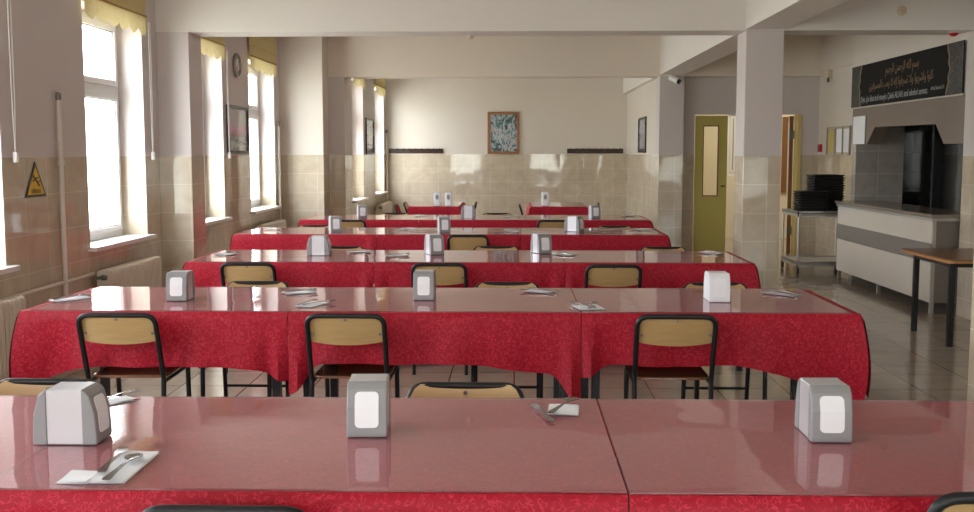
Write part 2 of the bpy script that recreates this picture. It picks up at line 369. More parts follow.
struct(B('trim_5', M['beam2'], [(XL - .32, 4.4, 15.14, 15.5, 2.58, H)]))
def column(name, x0, x1, y0, y1):
    return struct(B(name, M['wall'], [(x0, x1, y0, y1, 0, 2.59)], bevel=.006))
column('wall_column_1', 2.09, 2.43, 9.63, 10.0)
column('wall_column_2', 2.08, 2.43, 15.145, 15.5)
column('wall_column_3', 2.12, 2.47, 4.5, 4.87)
column('wall_column_4', 2.12, 2.47, -.9, -.53)
struct(B('trim_6', M['beam'], [(2.08, 2.43, YF, 9.62, 2.6, H), (2.08, 2.43, 10.01, 15.14, 2.6, H), (2.06, 2.43, 15.5, YB, 2.6, H)]))
struct(B('trim_10', M['beam'], [(XL, 2.08, 4.4, 4.8, 2.59, H), (2.43, 4.12, 4.4, 4.8, 2.59, H)]))
wall_along_y('wall_partition', 2.14, 2.4, 15.5, YB, [], M['cream'], 2.6)
# wall with the green double door
DY = 15.35
wall_along_x('wall_door_side', DY, DY + .15, 2.43, 4.75, [(2.62, 4.14, 0, 2.05)], M['wall'], 2.62)
struct(B('trim_7', M['wall'], [(2.43, 4.4, DY - .05, DY + .15, 2.62, H)]))
struct(B('wall_right_rear', M['cream'], [(4.4, 4.6, 12.97, 15.35, 0, H), (4.36, 4.4, 12.97, 15.3, 2.64, H)]))
struct(B('wall_right', M['wall'], [(4.12, 4.4, YF, 9.77, 0, H)]))
# hatch wall: chamfered opening in a brown panel, plaster above
mb = MB(); mb.box(4.12, 4.4, 9.77, 12.97, 2.04, H); struct(mb.obj('wall_above_hatch', M['cream']))
mb = MB(); mb.prism([(12.97, 2.04), (9.77, 2.04), (9.77, 1.585), (10.23, 1.585), (10.44, 1.78), (12.17, 1.79), (12.43, 1.60), (12.97, 1.60)], lambda u, v, d: (d, u, v), 4.125, 4.28)
struct(mb.obj('trim_8', M['hatch']))
struct(B('trim_9', pbr('pale_strip', (.6, .55, .5), .4), [(4.10, 4.125, 9.79, 12.96, 2.025, 2.04)]))
# kitchen behind the hatch
struct(B('wall_kitchen_cross', M['kitchen'], [(4.13, 4.3, 12.82, 12.965, 0, 2.0), (4.3, 4.70, 12.82, 12.965, 0, 2.6), (4.70, 5.1, 12.82, 12.97, 2.1, 2.62)]))
struct(B('wall_kitchen_back', M['black_tile'], [(5.05, 5.2, 8.6, 12.82, 0, 2.62)]))
struct(B('wall_kitchen_end', M['kitchen'], [(4.4, 5.2, 8.45, 8.6, 0, 2.62)]))
struct(B('wall_kitchen_passage', M['black_tile'], [(4.6, 5.2, 13.6, 13.7, 0, 2.62), (5.1, 5.2, 12.97, 13.6, 0, 2.62)]))
struct(B('ceiling_kitchen', M['hatch'], [(4.4, 5.2, 8.45, 13.7, 2.6, 2.66)]))
# corridor behind the door
wall_along_x('wall_corridor', 18.6, 18.8, 2.4, 7.0, [(3.76, 3.98, 1.1, 2.2), (4.80, 5.02, 1.2, 2.12)], M['corridor'])
struct(B('wall_corridor_side', M['corridor'], [(2.4, 2.45, 15.5, 18.6, 0, H), (6.9, 7.0, 15.5, 18.6, 0, H)]))
struct(B('wall_corridor_front', M['corridor'], [(4.6, 7.0, 15.42, 15.5, 0, H), (2.43, 2.6, 15.5, 15.52, 0, 2.62), (2.43, 4.6, 15.5, 15.52, 2.06, H)]))

# ------------------------------------------------------------------ windows
wn = 0
def window_unit(kind, a, b, plane, inward, z0=WZ0, z1=WZ1, transom=True, sill=True):
    """frame, panes and sill in a wall opening; inward = +1/-1 direction of the room"""
    global wn; wn += 1
    root = struct(thing('window_%d' % wn))
    def bx(mb, u0, u1, d0, d1, zz0, zz1, mi=0):
        if kind == 'y': mb.box(min(plane + inward * d0, plane + inward * d1), max(plane + inward * d0, plane + inward * d1), u0, u1, zz0, zz1, mi)
        else: mb.box(u0, u1, min(plane + inward * d0, plane + inward * d1), max(plane + inward * d0, plane + inward * d1), zz0, zz1, mi)
    f = MB(); w = .055
    bx(f, a, a + w, 0, .07, z0, z1); bx(f, b - w, b, 0, .07, z0, z1); bx(f, a + w, b - w, 0, .07, z0, z0 + w); bx(f, a + w, b - w, 0, .07, z1 - w, z1)
    if transom: bx(f, a + w, b - w, 0, .07, 2.0, 2.07)
    f.obj('window_frame', M['pvc'], root, bevel=.004)
    cells = [(z0 + w, 2.0), (2.07, z1 - w)] if transom else [(z0 + w, z1 - w)]
    for k, (c, d) in enumerate(cells):
        s = MB(); q = .045; u0, u1 = a + w, b - w
        bx(s, u0, u0 + q, .02, .09, c, d); bx(s, u1 - q, u1, .02, .09, c, d); bx(s, u0 + q, u1 - q, .02, .09, c, c + q); bx(s, u0 + q, u1 - q, .02, .09, d - q, d)
        so = s.obj('sash', M['pvc'], root, bevel=.004)
        g = MB(); bx(g, u0 + q, u1 - q, .045, .052, c + q, d - q); g.obj('pane', M['glass'], so)
        gk = MB(); e = .010
        bx(gk, u0 + q, u0 + q + e, .053, .075, c + q, d - q); bx(gk, u1 - q - e, u1 - q, .053, .075, c + q, d - q); bx(gk, u0 + q, u1 - q, .053, .075, c + q, c + q + e); bx(gk, u0 + q, u1 - q, .053, .075, d - q - e, d - q)
        gk.obj('gasket_edge', M['steelbody'], so)
    if sill:
        s = MB(); bx(s, a - .05, b + .05, .085, .36, z0 - .022, z0 + .012); s2 = s.obj('sill', M['marble'], root, bevel=.004)
    # daylight portal filling the opening
    ld = bpy.data.lights.new('daylight_portal', 'AREA'); ld.shape = 'RECTANGLE'; ld.size = b - a; ld.size_y = z1 - z0; ld.cycles.is_portal = True
    lo = bpy.data.objects.new('daylight_portal', ld); COL.objects.link(lo)
    if kind == 'y': lo.location = (plane - inward * .05, (a + b) / 2, (z0 + z1) / 2); lo.rotation_euler = (0, -PI / 2 * inward, 0); ld.size, ld.size_y = z1 - z0, b - a
    else: lo.location = ((a + b) / 2, plane - inward * .05, (z0 + z1) / 2); lo.rotation_euler = (PI / 2 * inward, 0, 0)
    return root
for a, b in near_w: window_unit('y', a, b, XL - .29, 1)
for a, b in far_w: window_unit('y', a, b, XLF - .29, 1)
for a, b in ((-2.6, -1.2), (.65, 2.05), (2.7, 3.7)): window_unit('x', a, b, YF - .28, 1, .45, 2.5, sill=False)
for a, b, c, d_ in ((3.76, 3.98, 1.1, 2.2), (4.80, 5.02, 1.2, 2.12)): window_unit('x', a, b, 18.78, -1, c, d_, transom=False, sill=False)
struct(B('trim_12', M['doorbrown'], [(4.70, 4.79, 18.56, 18.6, .8, 2.12)]))

# door
d = struct(thing('door_1'))
lf = MB()
lf.box(2.63, 2.74, DY - .03, DY + .02, .02, 2.03); lf.box(2.965, 3.09, DY - .03, DY + .02, .02, 2.03); lf.box(2.74, 2.965, DY - .03, DY + .02, .02, .87); lf.box(2.74, 2.965, DY - .03, DY + .02, 1.89, 2.03)
lo_ = lf.obj('door_leaf', M['green'], d)
tr_ = MB(); 
for b_ in ((2.74, 2.752, .87, 1.89), (2.953, 2.965, .87, 1.89), (2.752, 2.953, .87, .885), (2.752, 2.953, 1.875, 1.89)): tr_.box(b_[0], b_[1], DY - .04, DY - .005, b_[2], b_[3])
tr_.obj('glazing_bead', M['doorbrown'], lo_)
B('pane', M['doorglass'], [(2.752, 2.953, DY - .01, DY - .004, .885, 1.875)], lo_)
MB().tube([(3.06, DY - .03, 1.02), (3.06, DY - .07, 1.02), (3.0, DY - .07, 1.02)], .009).obj('handle', M['black'], lo_)
d = struct(thing('door_2'))
MB().prism([(4.03, 15.52), (4.075, 15.52), (4.32, 16.44), (4.275, 16.44)], lambda u, v, dd: (u, v, dd), .02, 2.03).obj('door_leaf', M['green'], d)
B('edge_strip', M['doorbrown'], [(4.025, 4.08, 15.50, 15.52, .02, 2.03)], d)
for zz in (.3, 1.7): B('hinge', M['brass'], [(4.02, 4.09, 15.49, 15.50, zz, zz + .12)], d)
struct(B('trim_11', M['doorframe'], [(4.095, 4.15, DY - .02, DY + .17, 0, 2.05)]))

# ------------------------------------------------------------------ daylight
w = bpy.data.worlds.new('sky'); bpy.context.scene.world = w; w.use_nodes = True; nt = w.node_tree; nt.nodes.clear()
out = nt.nodes.new('ShaderNodeOutputWorld'); bg = nt.nodes.new('ShaderNodeBackground'); L(nt, bg.outputs[0], out.inputs[0])
tc = nt.nodes.new('ShaderNodeTexCoord'); sp = nt.nodes.new('ShaderNodeSeparateXYZ'); L(nt, tc.outputs['Generated'], sp.inputs[0])
rp = nt.nodes.new('ShaderNodeValToRGB'); L(nt, sp.outputs[2], rp.inputs[0])
rp.color_ramp.elements[0].position = 0; rp.color_ramp.elements[0].color = (.55, .57, .52, 1); rp.color_ramp.elements[1].position = .12; rp.color_ramp.elements[1].color = (.90, .95, 1, 1)
L(nt, rp.outputs[0], bg.inputs[0]); bg.inputs[1].default_value = 16
def area(name, loc, rot, sx, sy, power, col=(1, 1, 1)):
    ld = bpy.data.lights.new(name, 'AREA'); ld.shape = 'RECTANGLE'; ld.size = sx; ld.size_y = sy; ld.energy = power; ld.color = col
    o = bpy.data.objects.new(name, ld); COL.objects.link(o); o.location = loc; o.rotation_euler = rot; return o
area('corridor_lamp', (4.2, 17, 3.1), (0, 0, 0), 1.2, 1.2, 45, (1, .92, .78))

# ------------------------------------------------------------------ blinds, cords
def scallop(u, per=.22): 
    return .05 * abs(math.sin(PI * u / per)) ** .7
def blind(a, b, x, label, zb=2.51):
    root = thing('roman_blind', (x, (a + b) / 2, zb)); hw = (b - a) / 2; top = H - zb - .03
    mb = MB(); n = 24; rows = [(.16, .012), (.30, .03), (.31, .014), (.44, .03), (.45, .014), (top, .02)]
    vs = []; fs = []
    for z, xx in rows:
        for k in range(n + 1): vs.append((xx, -hw + 2 * hw * k / n, z))
    for i in range(len(rows) - 1):
        for k in range(n): fs.append((i * (n + 1) + k, i * (n + 1) + k + 1, (i + 1) * (n + 1) + k + 1, (i + 1) * (n + 1) + k))
    mb.quadmesh(vs, fs, 0, False); mb.obj('shade', M['blind'], root, flipfix=False)
    mb = MB(); n = 60; vs = []; fs = []
    for k in range(n + 1):
        u = 2 * hw * k / n; z = .0 + .05 - scallop(u, (b - a) / 6); wv = .008 * math.sin(u * 22)
        vs += [(.03 + wv, -hw + u, z), (.03 + wv * .5, -hw + u, .10), (.022, -hw + u, .175)]
    for k in range(n):
        for j in (0, 1): fs.append((k * 3 + j, k * 3 + 3 + j, k * 3 + 4 + j, k * 3 + 1 + j))
    mb.quadmesh(vs, fs, 0, True); mb.obj('valance', M['blind'], root, flipfix=False)
    B('seam', M['blind_seam'], [(.024, .032, -hw, hw, .168, .182)], root)
    B('headrail', M['pvc'], [(-.005, .035, -hw, hw, top, top + .03)], root)
    tag(root, label, 'blind', 'yellow roman blinds over the windows')
    return root
bl = ['yellow scalloped roman blind over the window nearest the camera, beside the pipe', 'yellow scalloped roman blind over the second window, just past the first tiled pier',
      'yellow scalloped roman blind over the window beside the round clock', 'yellow scalloped roman blind over the fourth window, past the boxed shaft',
      'yellow scalloped roman blind over the last window beside the end wall']
blind(5.22, 6.67, XL + .012, 'yellow scalloped roman blind at the edge of the frame, before the warning sign')
bl[0] = 'yellow scalloped roman blind over the window between the warning sign and the first pier'
for (a, b), lab in zip(near_w[4:], bl): blind(a - .05, b + .04, XL + .012, lab)
for (a, b), lab in zip(far_w, bl[3:]): blind(a - .04, b + .04, XLF + .012, lab)
def cord(y, x, label, zb=1.44):
    root = thing('blind_cord', (x, y, zb))
    MB().tube([(0, -.02, 1.2), (0, -.017, .4), (0, -.004, .06), (0, 0, .05), (0, .006, .08), (0, .02, .4), (0, .022, 1.2)], .0035, 6).obj('loop', M['white'], root)
    MB().lathe([(.004, .07), (.018, .06), (.02, .0), (.014, -.005)], n=12).obj('weight', M['white'], root)
    tag(root, label, 'cord', 'white blind cords')
cord(6.73, XL + .04, 'white looped blind cord with a weight hanging just above the warning sign')
cord(9.33, XL + .04, 'white blind cord hanging between the large window and the first tiled pier')
cord(11.86, XL + .04, 'white blind cord hanging before the pink picture')
# ------------------------------------------------------------------ radiators and pipes
def radiator(a, b, x, label, z0=.12, z1=.60):
    n = max(3, round((b - a) / .058)); root = thing('radiator', (x, a, 0)); st = (b - a) / n
    for k in range(n):
        mb = MB(); mb.prism(rrect(.11, z1 - z0, .03, 3, 0, (z0 + z1) / 2), lambda u, v, d: (u, d, v), k * st + .006, (k + 1) * st - .006)
        if k == 0: proto = mb.obj('column_fin', M['rad'], root, bevel=.004)
        else:
            c = proto.copy(); COL.objects.link(c); c.parent = root; c.location = (0, k * st, 0)
    B('header', M['rad'], [(-.02, .02, .01, b - a - .01, z1 - .07, z1 - .03), (-.02, .02, .01, b - a - .01, z0 + .03, z0 + .07)], root)
    for q in (.1, b - a - .13): B('bracket', M['rad'], [(-.085, -.05, q, q + .03, z0 + .1, z1 - .1)], root)
    v = MB(); v.tube([(0, -.1, z1 - .05), (0, .006, z1 - .05)], .014); v.lathe([(.012, .0), (.022, .01), (.022, .045), (.01, .05)], (0, -.06, z1 - .05), 'x', 12); v.obj('valve', M['brass'], root)
    for q in (.02, b - a - .05): B('foot', M['rad'], [(-.03, .03, q, q + .03, 0, z0 + .02)], root)
    tag(root, label, 'radiator', 'cream column radiators under the windows')
radiator(5.5, 6.55, XL + .10, 'cream column radiator at the edge of the frame, before the warning sign')
radiator(7.95, 9.13, XL + .10, 'cream column radiator under the large window beside the second row')
radiator(12.95, 14.25, XL + .10, 'cream column radiator under the window beside the clock')
radiator(18.2, 19.7, XLF + .10, 'cream column radiator under the last window by the end wall')
p = thing('heating_pipe', (XL + .035, 7.42, 0))
MB().tube([(0, 0, 0), (0, 0, 1.88)], .018, 10).obj('riser', M['pipe'], p)
MB().tube([(0, -.85, .575), (0, .5, .575)], .014, 10).obj('branch', M['pipe'], p)
v = MB(); v.lathe([(.018, -.02), (.02, -.01), (.02, .015), (.010, .02), (.010, .035)], (0, 0, 1.89), 'z', 12)
v.tube([(0, -.035, 1.915), (0, .035, 1.915)], .007); v.obj('valve', M['brass'], p)
MB().lathe([(.024, -.02), (.026, 0), (.024, .02)], (0, 0, 1.43), 'z', 12).obj('clamp', M['pipe'], p)
tag(p, 'cream heating pipe with a valve on top, between the warning sign and the large window', 'pipe')
p = thing('heating_pipe', (XL + .035, 14.42, 0))
MB().tube([(0, 0, 0), (0, 0, 1.88), ], .018, 10).obj('riser', M['pipe'], p)
v = MB(); v.tube([(0, -.04, 1.89), (0, .04, 1.89)], .012); v.lathe([(.02, -.03), (.025, 0), (.01, .03)], (0, 0, 1.89), 'z', 10); v.obj('valve', M['brass'], p)
tag(p, 'cream heating pipe in the corner beside the boxed shaft', 'pipe')
p = thing('heating_pipe', (XLF + .035, 19.86, 0))
MB().tube([(0, 0, 0), (0, 0, 1.9)], .018, 10).obj('riser', M['pipe'], p); MB().lathe([(.02, -.03), (.03, 0), (.01, .03)], (0, 0, 1.9), 'z', 10).obj('valve', M['brass'], p)
tag(p, 'thin heating pipe in the corner next to the coat rack', 'pipe')

# ------------------------------------------------------------------ text
def text_mesh(body, size, name, m, parent, mtx, align='CENTER', depth=.0015, width=None):
    cu = bpy.data.curves.new('lettering', 'FONT'); cu.body = body; cu.size = size; cu.align_x = align; cu.align_y = 'CENTER'; cu.extrude = depth; cu.resolution_u = 3
    t = bpy.data.objects.new('lettering', cu); COL.objects.link(t); bpy.context.view_layer.update()
    me = bpy.data.meshes.new_from_object(t.evaluated_get(bpy.context.evaluated_depsgraph_get()))
    xs = [v.co.x for v in me.vertices]; wd = max(xs) - min(xs)
    COL.objects.unlink(t); bpy.data.objects.remove(t)
    if width: me.transform(Matrix.Diagonal((width / wd, 1, 1, 1)))
    me.transform(mtx); me.materials.clear(); me.materials.append(m)
    o = bpy.data.objects.new(name, me); COL.objects.link(o); o.parent = parent; return o
FORMS = {'ا': 'ﺍﺎﺍﺎ', 'ب': 'ﺏﺐﺑﺒ', 'ت': 'ﺕﺖﺗﺘ', 'ح': 'ﺡﺢﺣﺤ', 'ر': 'ﺭﺮﺭﺮ', 'س': 'ﺱﺲﺳﺴ', 'ش': 'ﺵﺶﺷﺸ', 'ف': 'ﻑﻒﻓﻔ', 'ك': 'ﻙﻚﻛﻜ', 'ل': 'ﻝﻞﻟﻠ', 'م': 'ﻡﻢﻣﻤ',
         'ن': 'ﻥﻦﻧﻨ', 'ه': 'ﻩﻪﻫﻬ', 'و': 'ﻭﻮﻭﻮ', 'ي': 'ﻱﻲﻳﻴ', 'إ': 'ﺇﺈﺇﺈ', '\u0001': 'ﻻﻼﻻﻼ'}
def arabic(s):
    s = s.replace('لا', '\u0001'); out = []
    for wd in s.split(' '):
        r = []
        for i, ch in enumerate(wd):
            prev = i > 0 and wd[i - 1] not in 'اروإ\u0001'; nxt = i < len(wd) - 1 and ch not in 'اروإ\u0001'
            r.append(FORMS[ch][(3 if nxt else 1) if prev else (2 if nxt else 0)])
        out.append(''.join(reversed(r)))
    return ' '.join(reversed(out))

# banner (faces -X). local: u along -Y from its far end, v up
bn = thing('banner', (4.10, 11.37, 2.28))
LX = Matrix(((0, 0, -1, 0), (-1, 0, 0, 0), (0, 1, 0, 0), (0, 0, 0, 1)))   # text x -> -Y, text y -> Z, text z -> -X
hw = 1.58
def curvy(sgn, n=24, inset=.30):
    return [(sgn * (hw - inset - .05 * abs(math.cos(2 * PI * (k / n))) ** 1.0 + .07 * math.exp(-((k / n - .5) / .12) ** 2)), -.235 + .47 * k / n) for k in range(n + 1)]
B('cloth_panel', M['banner'], [(-.004, .004, -hw, hw, -.24, .24)], bn)
for sgn in (1, -1):
    poly = [(sgn * hw, -.235)] + curvy(sgn) + [(sgn * hw, .235)]
    MB().prism(poly, lambda u, v, d: (d, -u, v), -.006, -.0045).obj('ornament_field', M['bannerside'], bn)
    MB().tube([(-.007, -u, v) for u, v in curvy(sgn)], .007, 6).obj('gold_border', M['gold2'], bn)
text_mesh(arabic('بسم الله الرحمن الرحيم'), .13, 'calligraphy', M['gold'], bn, Matrix.Translation((-.007, -.05, .13)) @ LX, width=.95)
text_mesh(arabic('كلوا واشربوا ولا تسرفوا إنه لا يحب المسرفين'), .125, 'verse_lettering', M['gold'], bn, Matrix.Translation((-.007, .02, -.02)) @ LX, width=1.85)
text_mesh('Yiyin, için fakat israf etmeyin. Çünkü ALLAH, israf edenleri sevmez.', .098, 'lettering', M['greytext'], bn, Matrix.Translation((-.007, .22, -.165)) @ LX, width=2.0)
text_mesh("A'raf Suresi 31", .05, 'source_lettering', M['greytext'], bn, Matrix.Translation((-.007, -1.02, -.155)) @ LX, width=.32)
tag(bn, 'black banner with gold Arabic calligraphy and a grey Turkish line above the serving hatch', 'banner')

# warning sign on the window wall (faces +X)
sg = thing('warning_sign', (XL + .004, 7.07, 1.32))
MB().prism([(-.16, -.12), (.16, -.12), (0, .12)], lambda u, v, d: (d, u, v), 0, .004).obj('border', M['frame_dark'], sg)
MB().prism([(-.125, -.103), (.125, -.103), (0, .085)], lambda u, v, d: (d, u, v), .004, .006).obj('face', M['yellow'], sg)
fg = MB()
fg.lathe([(.012, 0), (.012, .002)], (.006, -.03, .018), 'x', 12)
for pts in ([(-.018, .008), (.015, -.02)], [(.015, -.02), (.045, -.045)], [(.015, -.02), (.05, -.012)], [(-.012, .004), (.03, .012)], [(-.012, .004), (-.04, -.012)]):
    fg.tube([(.0075, a, b) for a, b in pts], .005, 6)
fg.obj('slipping_figure', M['frame_dark'], sg)
text_mesh('DİKKAT', .04, 'lettering', M['frame_dark'], sg, Matrix.Translation((.0065, 0, -.082)) @ Matrix(((0, 0, 1, 0), (1, 0, 0, 0), (0, 1, 0, 0), (0, 0, 0, 1))), width=.14)
tag(sg, 'yellow triangular slip warning sign with black border on the tiled window wall', 'sign')

# clock
ck = thing('wall_clock', (XL + .002, 12.37, 2.52))
MB().lathe([(.135, 0), (.138, .02), (.13, .035), (.118, .035), (.115, .022), (.001, .022)], axis='x', n=40).obj('rim', M['steelbody'], ck)
MB().lathe([(.115, .022), (.115, .024)], axis='x', n=32).obj('dial', M['clockface'], ck); MB().lathe([(.07, .024), (.07, .0255)], axis='x', n=32).obj('inner_dial', M['white'], ck)
MB().tube([(.027, 0, 0), (.027, .03, .055)], .004, 6).obj('hour_hand', M['frame_dark'], ck); MB().tube([(.029, 0, 0), (.029, -.06, -.05)], .003, 6).obj('minute_hand', M['frame_dark'], ck)
tag(ck, 'round wall clock with dark rim high between two windows', 'clock')

def picture(loc, wd, ht, face, art, fm, label, fw=.035, name='framed_picture'):
    """face: 'x+', 'x-', 'y-'"""
    rz = {'y-': 0, 'x+': PI / 2, 'x-': -PI / 2}[face]
    r = thing(name, loc, rz); f = MB()
    for b in ((-wd / 2, wd / 2, -ht / 2, -ht / 2 + fw), (-wd / 2, wd / 2, ht / 2 - fw, ht / 2), (-wd / 2, -wd / 2 + fw, -ht / 2 + fw, ht / 2 - fw), (wd / 2 - fw, wd / 2, -ht / 2 + fw, ht / 2 - fw)):
        f.box(b[0], b[1], -.028, -.002, b[2], b[3])
    f.obj('frame', fm, r, bevel=.004)
    B('canvas', art, [(-wd / 2 + fw, wd / 2 - fw, -.012, -.004, -ht / 2 + fw, ht / 2 - fw)], r)
    tag(r, label, 'picture'); return r
picture((-.185, YB, 1.87), .60, .79, 'y-', make_art('teal_print', 'teal'), M['frame_wood'], 'wood-framed print in teal, white and black on the end wall', .05)
picture((XL, 12.36, 1.765), .92, .56, 'x+', make_art('pink_print', 'pink'), M['frame_dark'], 'black-framed picture of pink blossom under the clock')
picture((XLF, 17.72, 1.77), .95, .60, 'x+', make_art('grey_print', 'grey'), M['frame_dark'], 'dark-framed grey picture between the two last windows')
picture((2.14, 17.5, 1.79), .95, .58, 'x-', make_art('blue_print', 'grey'), M['frame_dark'], 'dark-framed picture on the partition near the green door')

def coat_rack(x0, x1, label):
    r = thing('coat_rack', ((x0 + x1) / 2, YB, 1.535)); h = (x1 - x0) / 2
    B('mounting_board', M['rack'], [(-h, h, -.022, -.001, -.05, .04)], r, bevel=.003)
    n = 9
    for k in range(n):
        x = -h + .06 + (2 * h - .12) * k / (n - 1)
        MB().tube(arc_pts([(x, -.02, 0), (x, -.07, -.01), (x, -.08, .05)], .02), .008, 6).obj('hook', M['black'], r)
    tag(r, label, 'coat rack', 'dark coat racks on the end wall')
coat_rack(-2.36, -1.33, 'dark brown coat rack on the end wall, window side of the print')
coat_rack(1.02, 2.08, 'dark brown coat rack on the end wall, partition side of the print')

# small fittings
f = thing('security_camera', (2.28, 15.143, 2.56))
MB().lathe([(.035, 0), (.035, .02)], axis='y', n=16).obj('mount', M['white'], f)
MB().tube([(0, -.02, 0), (0, -.08, -.02)], .014).obj('arm', M['white'], f)
MB().tube([(-.06, -.07, .0), (.04, -.15, -.06)], .045, 14).obj('housing', M['white'], f)
MB().tube([(.038, -.149, -.0595), (.055, -.162, -.07)], .036, 14).obj('lens', M['dark_glass'], f)
tag(f, 'white bullet security camera high on the column near the green door', 'camera')
f = thing('fire_alarm_box', (4.4, 15.2, 1.565)); B('housing', M['red'], [(-.035, -.001, -.06, .06, -.055, .055)], f, bevel=.005); B('button', M['frame_dark'], [(-.04, -.034, -.02, .02, -.02, .02)], f)
tag(f, 'small red fire alarm call point beside the notice frames', 'alarm')
f = thing('alarm_sounder', (4.0, 9.80, 2.589)); MB().lathe([(.045, 0), (.04, -.02), (.02, -.035)], n=18).obj('dome', M['red'], f); MB().lathe([(.045, 0), (.045, -.006)], n=18).obj('mounting_base', M['white'], f)
tag(f, 'small red alarm sounder under the cross beam near the banner', 'alarm')
f = thing('smoke_detector', (-.40, 9.96, 2.589)); MB().lathe([(.03, 0), (.03, -.012), (.018, -.03)], n=18).obj('dome', M['cover'], f); MB().lathe([(.032, 0), (.032, -.004)], n=18).obj('base', M['white'], f)
tag(f, 'small round smoke detector under the cross beam', 'detector')
f = thing('junction_cover', (3.46, 9.619, 2.76)); MB().lathe([(.045, 0), (.045, .006), (.03, .012)], axis='y', n=24).obj('mounting_disc', M['cover'], f)
MB().lathe([(.006, .012), (.005, .015)], axis='y', n=8).obj('screw', M['brass'], f)
tag(f, 'round beige junction cover on the face of the cross beam', 'cover')
f = thing('air_freshener', (4.4, 14.8, 2.56)); B('casing', M['cover'], [(-.05, -.001, -.035, .035, -.03, .09)], f, bevel=.006); B('nozzle', M['frame_dark'], [(-.055, -.04, -.03, .03, -.09, -.03)], f)
tag(f, 'small beige and black box high on the wall beyond the banner', 'dispenser')
nb = thing('notice_frame', (4.4, 14.36, 1.66), -PI / 2)
fr = MB()
for b in ((-.50, .50, -.19, -.175), (-.50, .50, .175, .19), (-.50, -.485, -.175, .175), (.485, .50, -.175, .175), (-.13, -.115, -.175, .175), (.19, .2, -.175, .175)): fr.box(b[0], b[1], -.03, -.002, b[2], b[3])
fr.obj('frame', M['steelbody'], nb)
B('backing', M['counterwhite'], [(-.485, .485, -.012, -.003, -.175, .175)], nb)
B('yellow_notice', pbr('yellow_paper', (.62, .50, .16), .7), [(-.45, -.2, -.016, -.0125, -.15, .15)], nb)
for x0, x1 in ((-.09, .17), (.22, .46)): 
    s_ = B('white_notice', M['paper'], [(x0, x1, -.016, -.0125, -.155, .155)], nb)
tag(nb, 'metal-framed notice case with one yellow and two white sheets on the wall', 'notice board')
pp = B('hanging_notice', M['paper'], [(4.11, 4.118, 12.47, 12.9, 1.60, 1.93)]); tag(pp, 'white paper sheets pinned at the corner of the serving hatch', 'paper')

# ------------------------------------------------------------------ serving counter, cart, trays, side table
ct = thing('serving_counter', (4.1, 11.28, 0))
y0, y1 = -1.45, 1.42
B('upper_panel', M['counterwhite'], [(-.20, -.185, y0, y1, .655, .885)], ct)
B('band', M['counterband'], [(-.203, -.185, y0, y1, .475, .655)], ct)
B('lower_panel', M['counterwhite'], [(-.20, -.185, y0, y1, .10, .475)], ct)
B('end_panel', M['speckle'], [(-.185, .30, y0, y0 + .02, .10, .87)], ct); B('end_panel', M['speckle'], [(-.185, .30, y1 - .02, y1, .10, .87)], ct)
B('back_panel', M['steelbody'], [(.28, .30, y0 + .02, y1 - .02, .10, .87)], ct)
B('corner_post', M['steelbody'], [(-.203, -.17, y0 - .003, y0 + .02, .08, .885)], ct)
tp = MB(); tp.prism([(-.235, y0 - .05), (.29, y0 - .05), (.29, y1 + .02), (-.235, y1 + .02)], lambda u, v, d: (u, v, d), .895, .93); tp.obj('worktop', M['granite'], ct, bevel=.006)
B('rail_strip', M['steelbody'], [(-.22, .28, y0 - .03, y1 + .0, .868, .895)], ct)
for yy in (y0 + .02, 0, y1 - .06):
    for xx in (-.19, .24): B('foot', M['steelbody'], [(xx, xx + .035, yy, yy + .035, 0, .1)], ct)
tag(ct, 'long serving counter with stone top, off-white panels and a grey band', 'counter')

cr = thing('tray_cart', (3.86, 13.36, 0))
cx, cy = .36, .38
for zz, nm in ((.755, 'top_shelf'), (.14, 'bottom_shelf')):
    m_ = MB(); m_.box(-cx, cx, -cy, cy, zz, zz + .012); m_.box(-cx, cx, -cy, -cy + .012, zz - .04, zz + .025); m_.box(-cx, cx, cy - .012, cy, zz - .04, zz + .025); m_.box(-cx, -cx + .012, -cy, cy, zz - .04, zz + .025); m_.box(cx - .012, cx, -cy, cy, zz - .04, zz + .025)
    m_.obj(nm, M['steel'], cr)
for sx in (-1, 1):
    for sy in (-1, 1):
        MB().tube([(sx * (cx - .015), sy * (cy - .015), .11), (sx * (cx - .015), sy * (cy - .015), .78)], .014, 10).obj('post', M['steel'], cr)
        cst = MB().tube([(sx * (cx - .015), sy * (cy - .015), .05), (sx * (cx - .015), sy * (cy - .015), .12)], .02, 8).obj('caster', M['brass'], cr)
        MB().lathe([(.03, -.014), (.045, -.012), (.045, .012), (.03, .014)], (sx * (cx - .015), sy * (cy - .015) + .0, .045), 'x', 16).obj('wheel', M['tray'], cst)
MB().tube(arc_pts([(-cx + .02, -cy, .74), (-cx + .02, -cy - .05, .74), (cx - .02, -cy - .05, .74), (cx - .02, -cy, .74)], .03), .009, 8).obj('push_rail', M['steel'], cr)
tag(cr, 'stainless steel wheeled cart holding black trays at the end of the counter', 'cart')
def tray_mesh(w_, d_):
    mb = MB(); o_ = rrect(w_, d_, .04, 4); i_ = rrect(w_ - .05, d_ - .05, .03, 4); n = len(o_)
    lev = [(o_, .026), (rrect(w_ - .01, d_ - .01, .04, 4), .03), (i_, .006), (rrect(w_ - .055, d_ - .055, .03, 4), .0)]
    vs = [(x, y, .030) for x, y in o_] + [(x, y, .024) for x, y in o_] + [(x, y, .0) for x, y in i_] + [(x * .98, y * .98, .004) for x, y in i_] + [(x * .97, y * .97, .030) for x, y in o_]
    fs = []
    for a, b in ((0, 1), (1, 2), (3, 4), (4, 0)):
        for k in range(n): fs.append((a * n + k, a * n + (k + 1) % n, b * n + (k + 1) % n, b * n + k))
    fs.append(tuple(2 * n + k for k in range(n))); fs.append(tuple(3 * n + k for k in range(n)))
    mb.quadmesh(vs, fs, 0, False); return mb
